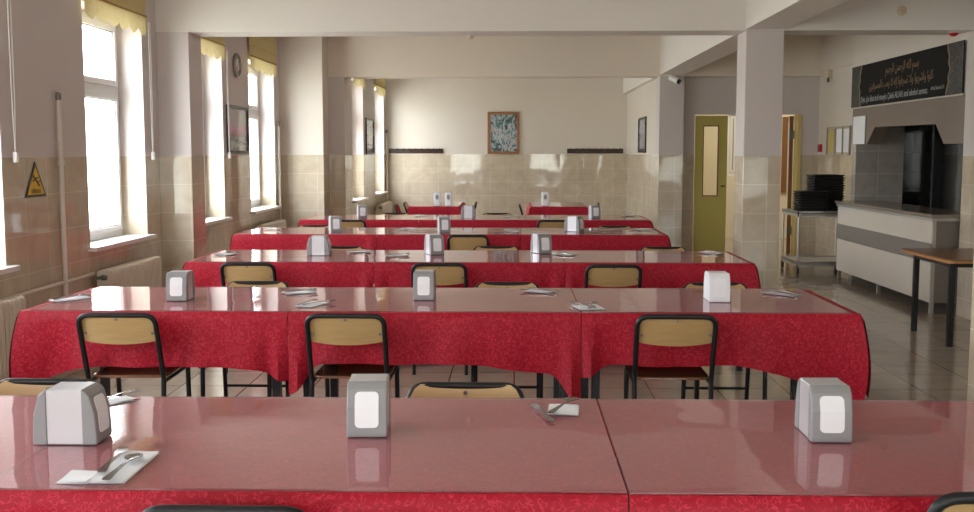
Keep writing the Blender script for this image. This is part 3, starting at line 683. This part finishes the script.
t1 = tray_mesh(.38, .30).obj('tray', M['tray']); n1 = 8
for k in range(n1):
    o = t1 if k == 0 else t1.copy()
    if k: COL.objects.link(o)
    o.location = (3.70 + random.uniform(-.004, .004), 13.16, .769 + k * .0325)
    tag(o, 'black plastic tray in the low stack at the front of the cart', 'tray', 'black trays in the low stack')
t2 = tray_mesh(.42, .34).obj('tray', M['tray'])
for k in range(14):
    o = t2 if k == 0 else t2.copy()
    if k: COL.objects.link(o)
    o.location = (3.985 + random.uniform(-.005, .005), 13.54, .769 + k * .0325)
    tag(o, 'black plastic tray in the tall stack behind the counter end', 'tray', 'black trays in the tall stack')

st = thing('side_table', (3.70, 8.50, 0))
tb = MB().prism(rrect(.80, 1.0, .04, 3), lambda u, v, d: (u, v, d), .665, .69).obj('tabletop', [M['browntop']], st)
MB().prism(rrect(.806, 1.006, .043, 3), lambda u, v, d: (u, v, d), .662, .682).obj('edge_band', M['browedge'], tb)
for sx, sy in ((-1, -1), (-1, 1), (1, -1), (1, 1)): B('leg', M['black'], [(sx * .31 - .02, sx * .31 + .02, sy * .36 - .02, sy * .36 + .02, 0, .66)], st)
B('apron', M['black'], [(-.31, .31, -.375, -.355, .62, .66), (-.31, .31, .355, .375, .62, .66), (-.325, -.305, -.34, .34, .62, .66), (.305, .325, -.34, .34, .62, .66)], st)
tag(st, 'low brown-topped table with black legs beside the serving counter', 'table')

# ------------------------------------------------------------------ dining tables, cloths, vinyl
ORD = ['first', 'second', 'third', 'fourth', 'fifth']
rows = [  # y0, y1, x joints
    (2.25, 3.14, [-2.40, -1.19, .255, 1.56]),
    (4.88, 5.76, [-2.34, -1.06, .32, 1.62]),
    (7.12, 8.00, [-2.25, -.95, .355, 1.64]),
    (9.56, 10.42, [-2.57, -1.25, .07, 1.41]),
    (11.66, 12.58, [-2.38, -1.05, .14, 1.53]),
]
def table(name, x0, x1, y0, y1, label, group):
    r = thing(name, ((x0 + x1) / 2, (y0 + y1) / 2, 0)); a, b = (x1 - x0) / 2 - .015, (y1 - y0) / 2 - .012
    B('tabletop', M['boardtop'], [(-a, a, -b, b, .722, .747)], r)
    B('apron', M['black'], [(-a + .05, a - .05, -b + .04, -b + .06, .67, .722), (-a + .05, a - .05, b - .06, b - .04, .67, .722), (-a + .05, -a + .07, -b + .06, b - .06, .67, .722), (a - .07, a - .05, -b + .06, b - .06, .67, .722)], r)
    for sx in (-1, 1):
        for sy in (-1, 1): B('leg', M['black'], [(sx * (a - .06) - .02, sx * (a - .06) + .02, sy * (b - .06) - .02, sy * (b - .06) + .02, 0, .722)], r)
    tag(r, label, 'table', group)
def cloth(x0, x1, y0, y1, ends, label, group, drop=.255, seed=0, cornerdip=.14):
    """one tablecloth: flat top, hanging front and back, and a hanging end where the row ends"""
    rnd = random.Random(seed); ph = [rnd.uniform(0, 6) for _ in range(8)]
    cx, cy = (x0 + x1) / 2, (y0 + y1) / 2; a, b = (x1 - x0) / 2, (y1 - y0) / 2
    mb = MB(); T = .7515
    a2 = a - .0015
    mb.quadmesh([(-a2, -b, T), (a2, -b, T), (a2, b, T), (-a2, b, T)], [(0, 1, 2, 3)], 0, False)
    sides = [('f', 2 * a2), ('k', 2 * a2)] + (['l'] and ([('l', 2 * b)] if ends[0] else [])) + ([('r', 2 * b)] if ends[1] else [])
    NV = 12
    for sd, ln in sides:
        n = int(ln / .022); vs = []; fs = []
        # which ends of this side meet a free corner
        if sd in 'fk': free = (ends[0], ends[1])
        else: free = (True, True)
        for i in range(n + 1):
            u = ln * i / n; e0, e1 = max(0, u), max(0, ln - u)
            dz = drop + .018 * math.sin(u * 4.1 + ph[0]) + .010 * math.sin(u * 9 + ph[1])
            for e, fr in ((e0, free[0]), (e1, free[1])):
                if fr: dz += cornerdip * math.exp(-(e / .24) ** 1.2)
                else: dz += (.13 if not (ends[0] or ends[1]) else .05) * math.exp(-(e / .095) ** 3)
            for j in range(NV + 1):
                v = j / NV; zz = T - dz * v; s_ = v ** 1.3
                fl = .012 + .012 * v + .012 * s_ * math.sin(u * 11 + ph[2]) + .010 * s_ * math.sin(u * 23 + ph[3])
                if v < .06: fl *= v / .06
                for e, fr in ((e0, free[0]), (e1, free[1])):
                    if fr: fl += .028 * math.sin(v * 2.3) * math.exp(-(e / .10) ** 1.5) - .02 * s_ * math.exp(-((e - .17) / .06) ** 2)
                    else: fl += .030 * s_ * math.exp(-((e - .045) / .028) ** 2) - .014 * s_ * math.exp(-((e - .10) / .03) ** 2)
                fl = max(fl, .003 * v)
                along = -ln / 2 + u
                # free corners lean outward along the edge too
                if free[1]: along += .032 * math.sin(v * 2.5) * math.exp(-(e1 / .10) ** 1.5)
                if free[0]: along -= .032 * math.sin(v * 2.5) * math.exp(-(e0 / .10) ** 1.5)
                if sd == 'f': vs.append((along, -b - fl, zz))
                elif sd == 'k': vs.append((along, b + fl, zz))
                elif sd == 'l': vs.append((-a2 - fl, along, zz))
                else: vs.append((a2 + fl, along, zz))
        for i in range(n):
            for j in range(NV): fs.append((i * (NV + 1) + j, (i + 1) * (NV + 1) + j, (i + 1) * (NV + 1) + j + 1, i * (NV + 1) + j + 1))
        mb.quadmesh(vs, fs, 0, True)
    o = mb.obj('tablecloth', M['cloth'], None, (cx, cy, 0))
    tag(o, label, 'tablecloth', group); return o
def sheet(x0, x1, y0, y1, label, seed=0):
    cx, cy = (x0 + x1) / 2, (y0 + y1) / 2; a, b = (x1 - x0) / 2, (y1 - y0) / 2; rnd = random.Random(seed); p1, p2 = rnd.uniform(0, 6), rnd.uniform(0, 6)
    n = int(2 * a / .05); top = []; 
    for i in range(n + 1):
        x = -a + 2 * a * i / n; w1 = .004 * math.sin(x * 3.1 + p1) + .003 * math.sin(x * 8 + p2)
        top.append((x, -b + .004 + w1, b - .004 + w1 * .5))
    mb = MB(); vs = []; fs = []
    for x, f0, f1 in top: vs += [(x, f0, .757), (x, f1, .757)]
    for i in range(n): fs.append((2 * i, 2 * i + 2, 2 * i + 3, 2 * i + 1))
    mb.quadmesh(vs, fs, 0, True)
    rim = [(x, f0) for x, f0, _ in top] + [(x, f1) for x, _, f1 in reversed(top)]; m = len(rim)
    vs = [(x, y, .757) for x, y in rim] + [(x, y, .7535) for x, y in rim]
    mb.quadmesh(vs, [(i, (i + 1) % m, m + (i + 1) % m, m + i) for i in range(m)], 1, False)
    # narrow cut rim lying on the cloth
    o = mb.obj('table_cover_sheet', [M['vinyl'], M['vinyl_edge']], None, (cx, cy, 0), flipfix=False)
    tag(o, label, 'table cover', 'clear vinyl covers on the long tables'); return o
SIDE = ['window-side', 'middle', 'aisle-side']
for ri, (y0, y1, xs) in enumerate(rows):
    for k in range(3):
        x0, x1 = xs[k], xs[k + 1]
        where = '%s table of the %s row from the camera' % (SIDE[k], ORD[ri])
        table('dining_table', x0, x1, y0, y1, 'black-legged dining table under red cloth, the ' + where, 'dining tables in long rows')
        cloth(x0, x1, y0, y1, (k == 0, k == 2), 'red damask tablecloth hanging over the ' + where, 'red damask tablecloths', seed=ri * 10 + k, drop=.255 if ri else .215)
    sheet(xs[0] + .045, xs[2] - .0025, y0, y1, 'clear glossy vinyl cover over the window-side and middle tables of the %s row' % ORD[ri], ri * 2)
    sheet(xs[2] + .0025, xs[3] - .045, y0, y1, 'clear glossy vinyl cover over the aisle-side table of the %s row' % ORD[ri], ri * 2 + 1)
for k, (x0, x1) in enumerate(((-1.45, -.74), (.24, 1.03))):
    nm = ('window side', 'partition side')[k]
    table('dining_table', x0, x1, 14.55, 15.95, 'short red-covered table set lengthwise before the end wall, ' + nm, 'lengthwise tables at the end wall')
    cloth(x0, x1, 14.55, 15.95, (True, True), 'red tablecloth on the short lengthwise table before the end wall, ' + nm, 'red cloths on the lengthwise tables', seed=90 + k, drop=.2)
    sheet(x0 + .02, x1 - .02, 14.57, 15.93, 'clear vinyl cover on the short lengthwise table before the end wall, ' + nm, 50 + k)

# ------------------------------------------------------------------ chairs (local +y = the way a sitter faces)
def make_chair():
    r = thing('dining_chair'); w = .178; t = .0122
    def back_y(z): return -.205 - .11 * max(0, z - .44) / .33
    bf = arc_pts([(-w, back_y(.44), .44), (-w, back_y(.758), .758), (w, back_y(.758), .758), (w, back_y(.44), .44)], .055, 6)
    MB().tube(bf, t, 10).obj('back_frame', M['black'], r)
    for s in (-1, 1):
        MB().tube([(s * w, -.25, 0), (s * w, -.205, .44)], t, 10).obj('leg', M['black'], r)
        MB().tube([(s * w, .20, 0), (s * w, .175, .42)], t, 10).obj('leg', M['black'], r)
    MB().tube([(-w, -.207, .425), (-w, .175, .425), (w, .175, .425), (w, -.207, .425)], .0095, 8).obj('seat_frame', M['black'], r)
    MB().tube([(-w, -.232, .18), (w, -.232, .18)], .008, 8).obj('stretcher', M['black'], r)
    # plywood seat with rounded corners
    MB().prism(rrect(.36, .37, .05, 5, 0, .005), lambda u, v, d: (u, v, d), .437, .449).obj('seat', M['seatwood'], r, bevel=.003)
    # curved plywood backrest inside the frame
    n = 20; mb = MB(); vs = []; fs = []; hw_ = w + .002
    for i in range(n + 1):
        q = -1 + 2 * i / n; x = q * hw_; e = abs(q)
        zt = .764 - (.048 * max(0, (e - .78) / .22) ** 2); zb = .632 - .018 * (1 - q * q) + .008 * max(0, (e - .9) / .1)
        for z in (zb, zt):
            yc = back_y(z) - .014 * (1 - q * q) + .014
            vs += [(x, yc - .005, z), (x, yc + .005, z)]
    for i in range(n):
        a = 4 * i; b = a + 4
        fs += [(a, b, b + 2, a + 2), (a + 1, a + 3, b + 3, b + 1), (a, a + 1, b + 1, b), (a + 2, b + 2, b + 3, a + 3)]
    fs += [(0, 2, 3, 1), (4 * n, 4 * n + 1, 4 * n + 3, 4 * n + 2)]
    mb.quadmesh(vs, fs, 0, False); br_ = mb.obj('backrest', M['wood'], r)
    for x, z in ((0, .738), (-w + .022, .668), (w - .022, .668)):
        yc = back_y(z) - .014 * (1 - (x / hw_) ** 2) + .014
        MB().tube([(x, yc - .012, z), (x, yc + .010, z)], .0065, 10).obj('screw', M['brass'], br_)
    return r
proto = make_chair()
def chair(x, y, rz, label, group, red=False):
    global proto
    if proto is not None and not proto.get('label'): c = proto
    else: c = copy_tree(proto)
    c.location = (x, y, 0); c.rotation_euler = (0, 0, rz)
    if red:
        for ch in c.children:
            if ch.name.startswith('backrest') or ch.name.startswith('seat.') or ch.name == 'seat':
                ch.data = ch.data.copy(); ch.data.materials[0] = M['redpad']
    if y < 2.41 and x > 1: c.scale = (1, 1, 1.075)
    tag(c, label, 'chair', group)
GF, GB = 'chairs with backs to the camera', 'chairs facing the camera across the tables'
OF = .29
for x, yb, lab in ((-1.825, 4.745, 'in front of the second row, closest to the windows'), (-.764, 4.75, 'in front of the second row, beside the cloth joint'), (.75, 4.76, 'in front of the second row, towards the aisle'),
                   (-1.775, 6.97, 'in front of the third row, closest to the windows'), (-.49, 6.96, 'in front of the third row, behind the middle dispenser'), (.66, 6.90, 'in front of the third row, towards the aisle'),
                   (-.40, 9.38, 'alone in front of the middle of the fourth row'), (-1.80, 11.46, 'in front of the fifth row, closest to the windows'), (.45, 11.50, 'in front of the fifth row, towards the aisle'),
                   (-.60, 2.13, 'in front of the first row, below the cutlery'), (1.02, 2.08, 'in front of the first row, on the aisle side')):
    chair(x, yb + OF, R(random.uniform(-1, 1)), 'black-framed chair with tan back ' + lab, GF)
for x, yb, lab in ((-1.51, 3.30, 'behind the first row, behind the side-on dispenser'), (-.155, 3.28, 'behind the first row, its top rail lit, near the middle'),
                   (-1.46, 5.90, 'behind the second row, window side'), (-.03, 5.90, 'behind the second row, middle'), (1.14, 5.90, 'behind the second row, by the white dispenser'),
                   (-1.34, 8.15, 'behind the third row, window side'), (-.13, 8.2, 'behind the third row, middle'), (1.17, 8.17, 'behind the third row, aisle side'),
                   (-2.01, 10.56, 'behind the fourth row, window side'), (1.02, 10.54, 'behind the fourth row, aisle side'),
                   (-.19, 12.74, 'behind the fifth row, middle'), (-1.44, 12.74, 'behind the fifth row, window side')):
    chair(x, yb - OF, PI + R(random.uniform(-1, 1)), 'black-framed chair with tan back ' + lab, GB)
GS = 'chairs seen from the side at the end-wall tables'
chair(-1.36, 14.95, -PI / 2, 'chair with red back, seen side-on at the window side of the end-wall tables', GS, True)
chair(-1.30, 15.62, -PI / 2, 'second side-on chair behind the red-backed one, window side of the end wall', GS)
chair(-.84, 14.95, PI / 2, 'side-on chair between the two lengthwise tables, behind the side-on dispenser', GS)
chair(-.86, 15.66, PI / 2, 'farther side-on chair between the two lengthwise tables', GS)
chair(.40, 15.0, -PI / 2, 'side-on chair with red back at the partition-side lengthwise table', GS, True)
chair(.94, 15.50, PI / 2, 'side-on chair at the partition end of the lengthwise tables', GS)

# ------------------------------------------------------------------ napkin dispensers (front faces local -y)
def make_dispenser(shell='alu', capm='greyplastic'):
    r = thing('napkin_dispenser'); h = .142
    # metal wrap: side profile trapezoid, mid part
    def prof(y): return h - .0 - .9 * max(0, abs(y) - .045)
    B('shell', M[shell], [(-.050, .050, -.047, .047, 0, h)], r, bevel=.003)
    for s in (-1, 1):
        # cap: tapers toward the top, with a rounded front edge
        w0, w1 = .0525, .050; y0, y1b, y1t = .045, .082, .062
        poly = [(y0, 0), (y1b, 0), (y1b + .001, .012), (y1b - .003, .08), (y1t + .004, .125), (y1t - .006, h - .006), (y0, h + .002)]
        m_ = MB(); m_.prism(poly, lambda u, v, d: (d, s * u, v), -w0, w0); cp = m_.obj('end_cap', M[capm], r, bevel=.0035)
        # napkin window following the slope of the cap
        def fy(z):
            P_ = [(.012, y1b + .001), (.08, y1b - .003), (.125, y1t + .004)]
            for (z0, a), (z1, b) in zip(P_, P_[1:]):
                if z <= z1: return a + (b - a) * (z - z0) / (z1 - z0)
            return P_[-1][1]
        W2, Z0, Z1, RR = .031, .026, .119, .012; zs = [Z0 + RR * (1 - math.cos(PI / 2 * k / 4)) for k in range(5)] + [.045, .06, .08, .1] + [Z1 - RR * (1 - math.sin(PI / 2 * k / 4)) for k in range(5)]
        vs = []; fs = []
        for z in zs:
            dzz = max(0, Z0 + RR - z, z - (Z1 - RR)); hwz = W2 - RR + math.sqrt(max(0, RR * RR - dzz * dzz))
            vs += [(-hwz, s * (fy(z) - .004), z), (-hwz, s * (fy(z) + .002), z), (hwz, s * (fy(z) + .002), z), (hwz, s * (fy(z) - .004), z)]
        for k in range(len(zs) - 1):
            a = 4 * k; fs += [(a, a + 1, a + 5, a + 4), (a + 1, a + 2, a + 6, a + 5), (a + 2, a + 3, a + 7, a + 6)]
        fs += [(0, 3, 2, 1), (4 * len(zs) - 4, 4 * len(zs) - 3, 4 * len(zs) - 2, 4 * len(zs) - 1)]
        m2 = MB(); m2.quadmesh(vs, fs, 0, False); m2.obj('napkins', M['paper'], cp)
    return r
dp = make_dispenser(); dp_used = False
dw = make_dispenser('whiteplastic', 'whiteplastic')
def dispenser(x, y, deg, label, src=None, sc=1):
    global dp_used
    if src is not None: c = src
    elif not dp_used: c = dp; dp_used = True
    else: c = copy_tree(dp)
    c.location = (x, y, .7585); c.rotation_euler = (0, 0, R(deg)); c.scale = (sc, sc, sc)
    tag(c, label, 'napkin dispenser', 'napkin dispensers on the tables')
dispenser(-1.14, 2.64, 90, 'large silver napkin dispenser turned side-on on the first row, window side')
dispenser(-.385, 2.76, 3, 'silver napkin dispenser facing the camera on the middle of the first row')
dispenser(.82, 2.74, 0, 'silver napkin dispenser with its side showing on the aisle-side table of the first row')
dispenser(-1.69, 5.26, 2, 'grey napkin dispenser facing the camera on the second row near the windows')
dispenser(-.45, 5.32, 0, 'grey napkin dispenser facing the camera on the middle table of the second row')
dispenser(1.03, 5.29, 0, 'all-white napkin dispenser on the aisle-side table of the second row', dw)
dispenser(-1.41, 7.58, 90, 'silver napkin dispenser turned side-on on the window-side table of the third row')
dispenser(-.58, 7.69, 22, 'silver napkin dispenser angled on the middle table of the third row')
dispenser(.21, 7.78, 22, 'silver napkin dispenser angled near the joint of the third row covers')
dispenser(-1.69, 9.92, 18, 'silver napkin dispenser on the window-side table of the fourth row')
dispenser(-.65, 9.83, 12, 'silver napkin dispenser on the middle table of the fourth row')
dispenser(.58, 9.96, 60, 'silver napkin dispenser turned at an angle on the aisle-side table of the fourth row')
dispenser(-1.73, 11.99, 15, 'silver napkin dispenser on the window-side table of the fifth row')
dispenser(-.51, 12.0, 88, 'silver napkin dispenser side-on on the middle table of the fifth row')
dispenser(.93, 12.02, 10, 'silver napkin dispenser on the aisle-side table of the fifth row')
def tall_dispenser(x, y, label, first=[None]):
    if first[0] is None:
        r = thing('napkin_dispenser'); B('shell', M['whiteplastic'], [(-.048, .048, -.05, .05, 0, .19)], r, bevel=.01)
        MB().prism([(.022 * math.cos(2 * PI * k / 20), .125 + .035 * math.sin(2 * PI * k / 20)) for k in range(20)], lambda u, v, d: (u, d, v), -.053, -.045).obj('slot', M['greyplastic'], r)
        B('napkins', M['paper'], [(-.03, .03, -.054, -.045, .02, .07)], r); first[0] = r; c = r
    else: c = copy_tree(first[0])
    c.location = (x, y, .7585); tag(c, label, 'napkin dispenser', 'tall white dispensers on the end tables')
tall_dispenser(-1.06, 14.68, 'tall white dispenser on the window-side end table, the one closer to the windows')
tall_dispenser(-.90, 14.66, 'tall white dispenser on the window-side end table, the one further from the windows')
tall_dispenser(.45, 14.72, 'tall white dispenser alone on the partition-side end table')

# ------------------------------------------------------------------ napkins and cutlery
def napkin_mesh(w_, l_, seed):
    rnd = random.Random(seed); mb = MB(); n = 10; vs = []; fs = []
    p1, p2 = rnd.uniform(0, 6), rnd.uniform(0, 6)
    for i in range(n + 1):
        for j in range(n + 1):
            x = -w_ / 2 + w_ * i / n; y = -l_ / 2 + l_ * j / n
            z = .0006 + .0022 * (1 + math.sin(x * 45 + p1) * math.cos(y * 30 + p2)) * (.3 + .7 * max(abs(x) / (w_ / 2), abs(y) / (l_ / 2)))
            vs.append((x, y, z))
    for i in range(n):
        for j in range(n): fs.append((i * (n + 1) + j, (i + 1) * (n + 1) + j, (i + 1) * (n + 1) + j + 1, i * (n + 1) + j + 1))
    mb.quadmesh(vs, fs, 0, True)
    e = .0005   # folded second ply showing at one edge
    mb.quadmesh([(-w_ / 2 + .006, -l_ / 2 - .004, e), (w_ / 2 + .005, -l_ / 2 - .003, e), (w_ / 2 + .004, l_ / 2 - .01, e), (-w_ / 2 + .004, l_ / 2 - .012, e)], [(0, 1, 2, 3)], 0)
    return mb
def flatware(kind):
    """stainless fork or spoon along +y (head at +y), length .19"""
    mb = MB(); T0 = .0022
    prof = [(-.095, .0085), (-.085, .0100), (-.05, .0065), (0, .0040), (.03, .0040), (.038, .0055)]
    if kind == 'spoon': prof += [(.048, .0150), (.060, .0195), (.075, .0205), (.088, .0150), (.095, .004)]
    else: prof += [(.046, .0110), (.054, .0125)]
    def zc(y, q):
        base = .0035 + .006 * max(0, min(1, (y + .095) / .12)) * max(0, 1 - max(0, y - .03) / .05)
        if kind == 'spoon' and y > .04: return base - .0045 * (1 - q * q) * math.sin(PI * min(1, (y - .04) / .055)) + .0045
        if kind == 'fork' and y > .04: return base + .004 * ((y - .04) / .055) ** 2
        return base
    q_ = (-1, -.5, 0, .5, 1); vs = []; fs = []
    for y, h in prof:
        for q in q_: vs.append((q * h, y, zc(y, q) + T0))
        for q in q_: vs.append((q * h, y, zc(y, q)))
    m = len(q_)
    for i in range(len(prof) - 1):
        a = i * 2 * m; b = a + 2 * m
        for k in range(m - 1):
            fs.append((a + k, a + k + 1, b + k + 1, b + k)); fs.append((a + m + k, b + m + k, b + m + k + 1, a + m + k + 1))
        fs.append((a, b, b + m, a + m)); fs.append((a + m - 1, a + 2 * m - 1, b + 2 * m - 1, b + m - 1))
    fs.append(tuple(range(m)) + tuple(range(2 * m - 1, m - 1, -1))); e = (len(prof) - 1) * 2 * m
    fs.append(tuple(e + k for k in range(m)) + tuple(e + k for k in range(2 * m - 1, m - 1, -1)))
    mb.quadmesh(vs, fs, 0, True)
    if kind == 'fork':
        for k in range(4):
            x = -.0098 + .0065 * k; ys = (.052, .068, .083, .095); w_ = .0017
            for y0, y1 in zip(ys, ys[1:]):
                z0, z1 = zc(y0, 0), zc(y1, 0)
                mb.quadmesh([(x - w_, y0, z0), (x + w_, y0, z0), (x + w_, y1, z1), (x - w_, y1, z1), (x - w_, y0, z0 + T0), (x + w_, y0, z0 + T0), (x + w_, y1, z1 + T0), (x - w_, y1, z1 + T0)],
                            [(0, 3, 2, 1), (4, 5, 6, 7), (0, 1, 5, 4), (1, 2, 6, 5), (2, 3, 7, 6), (3, 0, 4, 7)], 0)
    return mb
fork0 = spoon0 = None
def place(kind, x, y, deg, z, label, group):
    global fork0, spoon0
    src = fork0 if kind == 'fork' else spoon0
    if src is None:
        src = flatware(kind).obj(kind, M['cutlery']); o = src
        if kind == 'fork': fork0 = src
        else: spoon0 = src
    else: o = src.copy(); COL.objects.link(o)
    o.location = (x, y, z); o.rotation_euler = (0, 0, R(deg)); tag(o, label, kind, group)
def setting(x, y, deg, where, w_=.095, l_=.19, seed=0, fork=(-.022, .0, 6), spoon=(.022, -.01, -4), scale=1):
    o = napkin_mesh(w_, l_, seed).obj('paper_napkin', M['paper']); o.location = (x, y, .7583); o.rotation_euler = (0, 0, R(deg))
    tag(o, 'white paper napkin ' + where, 'napkin', 'paper napkins laid on the tables')
    c, s = math.cos(R(deg)), math.sin(R(deg))
    for kind, pr_ in (('fork', fork), ('spoon', spoon)):
        if pr_ is None: continue
        dx, dy, da = pr_
        place(kind, x + dx * c - dy * s, y + dx * s + dy * c, deg + da, .7635, 'steel %s on a napkin ' % kind + where, '%ss laid on napkins' % kind)
setting(-.92, 2.41, 0, 'on the first row beside the side-on dispenser', .082, .25, 1, (-.035, .02, 5), (.008, -.035, -2))
o = napkin_mesh(.07, .09, 31).obj('paper_napkin', M['paper']); o.location = (-.995, 2.325, .7583); o.rotation_euler = (0, 0, 0); o.location.z = .758
tag(o, 'small bare napkin corner peeping out beside the cutlery napkin on the first row', 'napkin', 'paper napkins laid on the tables')
setting(-1.19, 3.07, -40, 'at the first row rear edge behind the side-on dispenser', .07, .10, 2, (-.01, 0, 15), None)
setting(.145, 2.98, 85, 'on the first row near the cover joint', .125, .085, 3, None, (.02, .0, -110))
place('fork', .085, 2.93, 15, .7585, 'stainless steel fork lying beside the napkin near the first row cover joint', 'forks laid on napkins')
setting(-2.25, 5.25, -35, 'on the window end of the second row', .09, .2, 4)
setting(-1.13, 5.52, -65, 'on the second row, the rear one by the cloth joint', .09, .16, 5)
setting(-.985, 5.08, -25, 'on the second row, the front one above the chair', .09, .17, 6, (-.03, .0, 8), (.03, .02, -22))
setting(.14, 5.58, 60, 'at the rear of the second row before the cover joint', .085, .16, 7)
setting(.36, 5.02, 10, 'on the second row just past the cover joint', .13, .16, 8, (-.02, .02, 25), (.02, .0, -20))
setting(1.41, 5.52, 40, 'on the aisle end of the second row', .09, .2, 9)
for i, (x, y, dg_, wh) in enumerate(((-2.1, 7.60, -40, 'at the window end of the third row'), (-.83, 7.53, -60, 'on the middle table of the third row'),
        (-1.14, 7.80, -75, 'near the back edge of the third row'), (.38, 7.62, 50, 'on the third row beyond the angled dispenser'), (1.46, 7.75, 40, 'on the aisle end of the third row'),
        (-2.33, 10.1, -50, 'on the window end of the fourth row'), (-1.02, 10.15, 70, 'on the middle table of the fourth row'), (-.02, 9.93, 60, 'on the fourth row near the cover joint'), (1.24, 10.1, 50, 'on the aisle end of the fourth row'),
        (-1.09, 12.35, 70, 'on the middle of the fifth row'), (1.34, 12.35, 60, 'on the aisle end of the fifth row'), (-.02, 12.2, 60, 'on the fifth row before the cover joint'))):
    setting(x, y, dg_, wh, .09, .15, 20 + i)

# ------------------------------------------------------------------ camera
cam = bpy.data.cameras.new('camera'); co = bpy.data.objects.new('camera', cam); COL.objects.link(co)
cam.sensor_width = 36; cam.lens = 36 * 1050 / 974; cam.clip_end = 200
co.location = (0, 0, 1.5); co.rotation_euler = (R(90 - 5.62), 0, R(1.42))
sc = bpy.context.scene; sc.camera = co
sc.view_settings.view_transform = 'Standard'; sc.view_settings.look = 'None'; sc.view_settings.exposure = 0.0
try:
    sc.cycles.use_denoising = True; sc.cycles.max_bounces = 10; sc.cycles.diffuse_bounces = 6; sc.cycles.glossy_bounces = 5; sc.cycles.transparent_max_bounces = 12
    sc.cycles.sample_clamp_indirect = 6; sc.cycles.caustics_reflective = False; sc.cycles.caustics_refractive = False
except Exception: pass
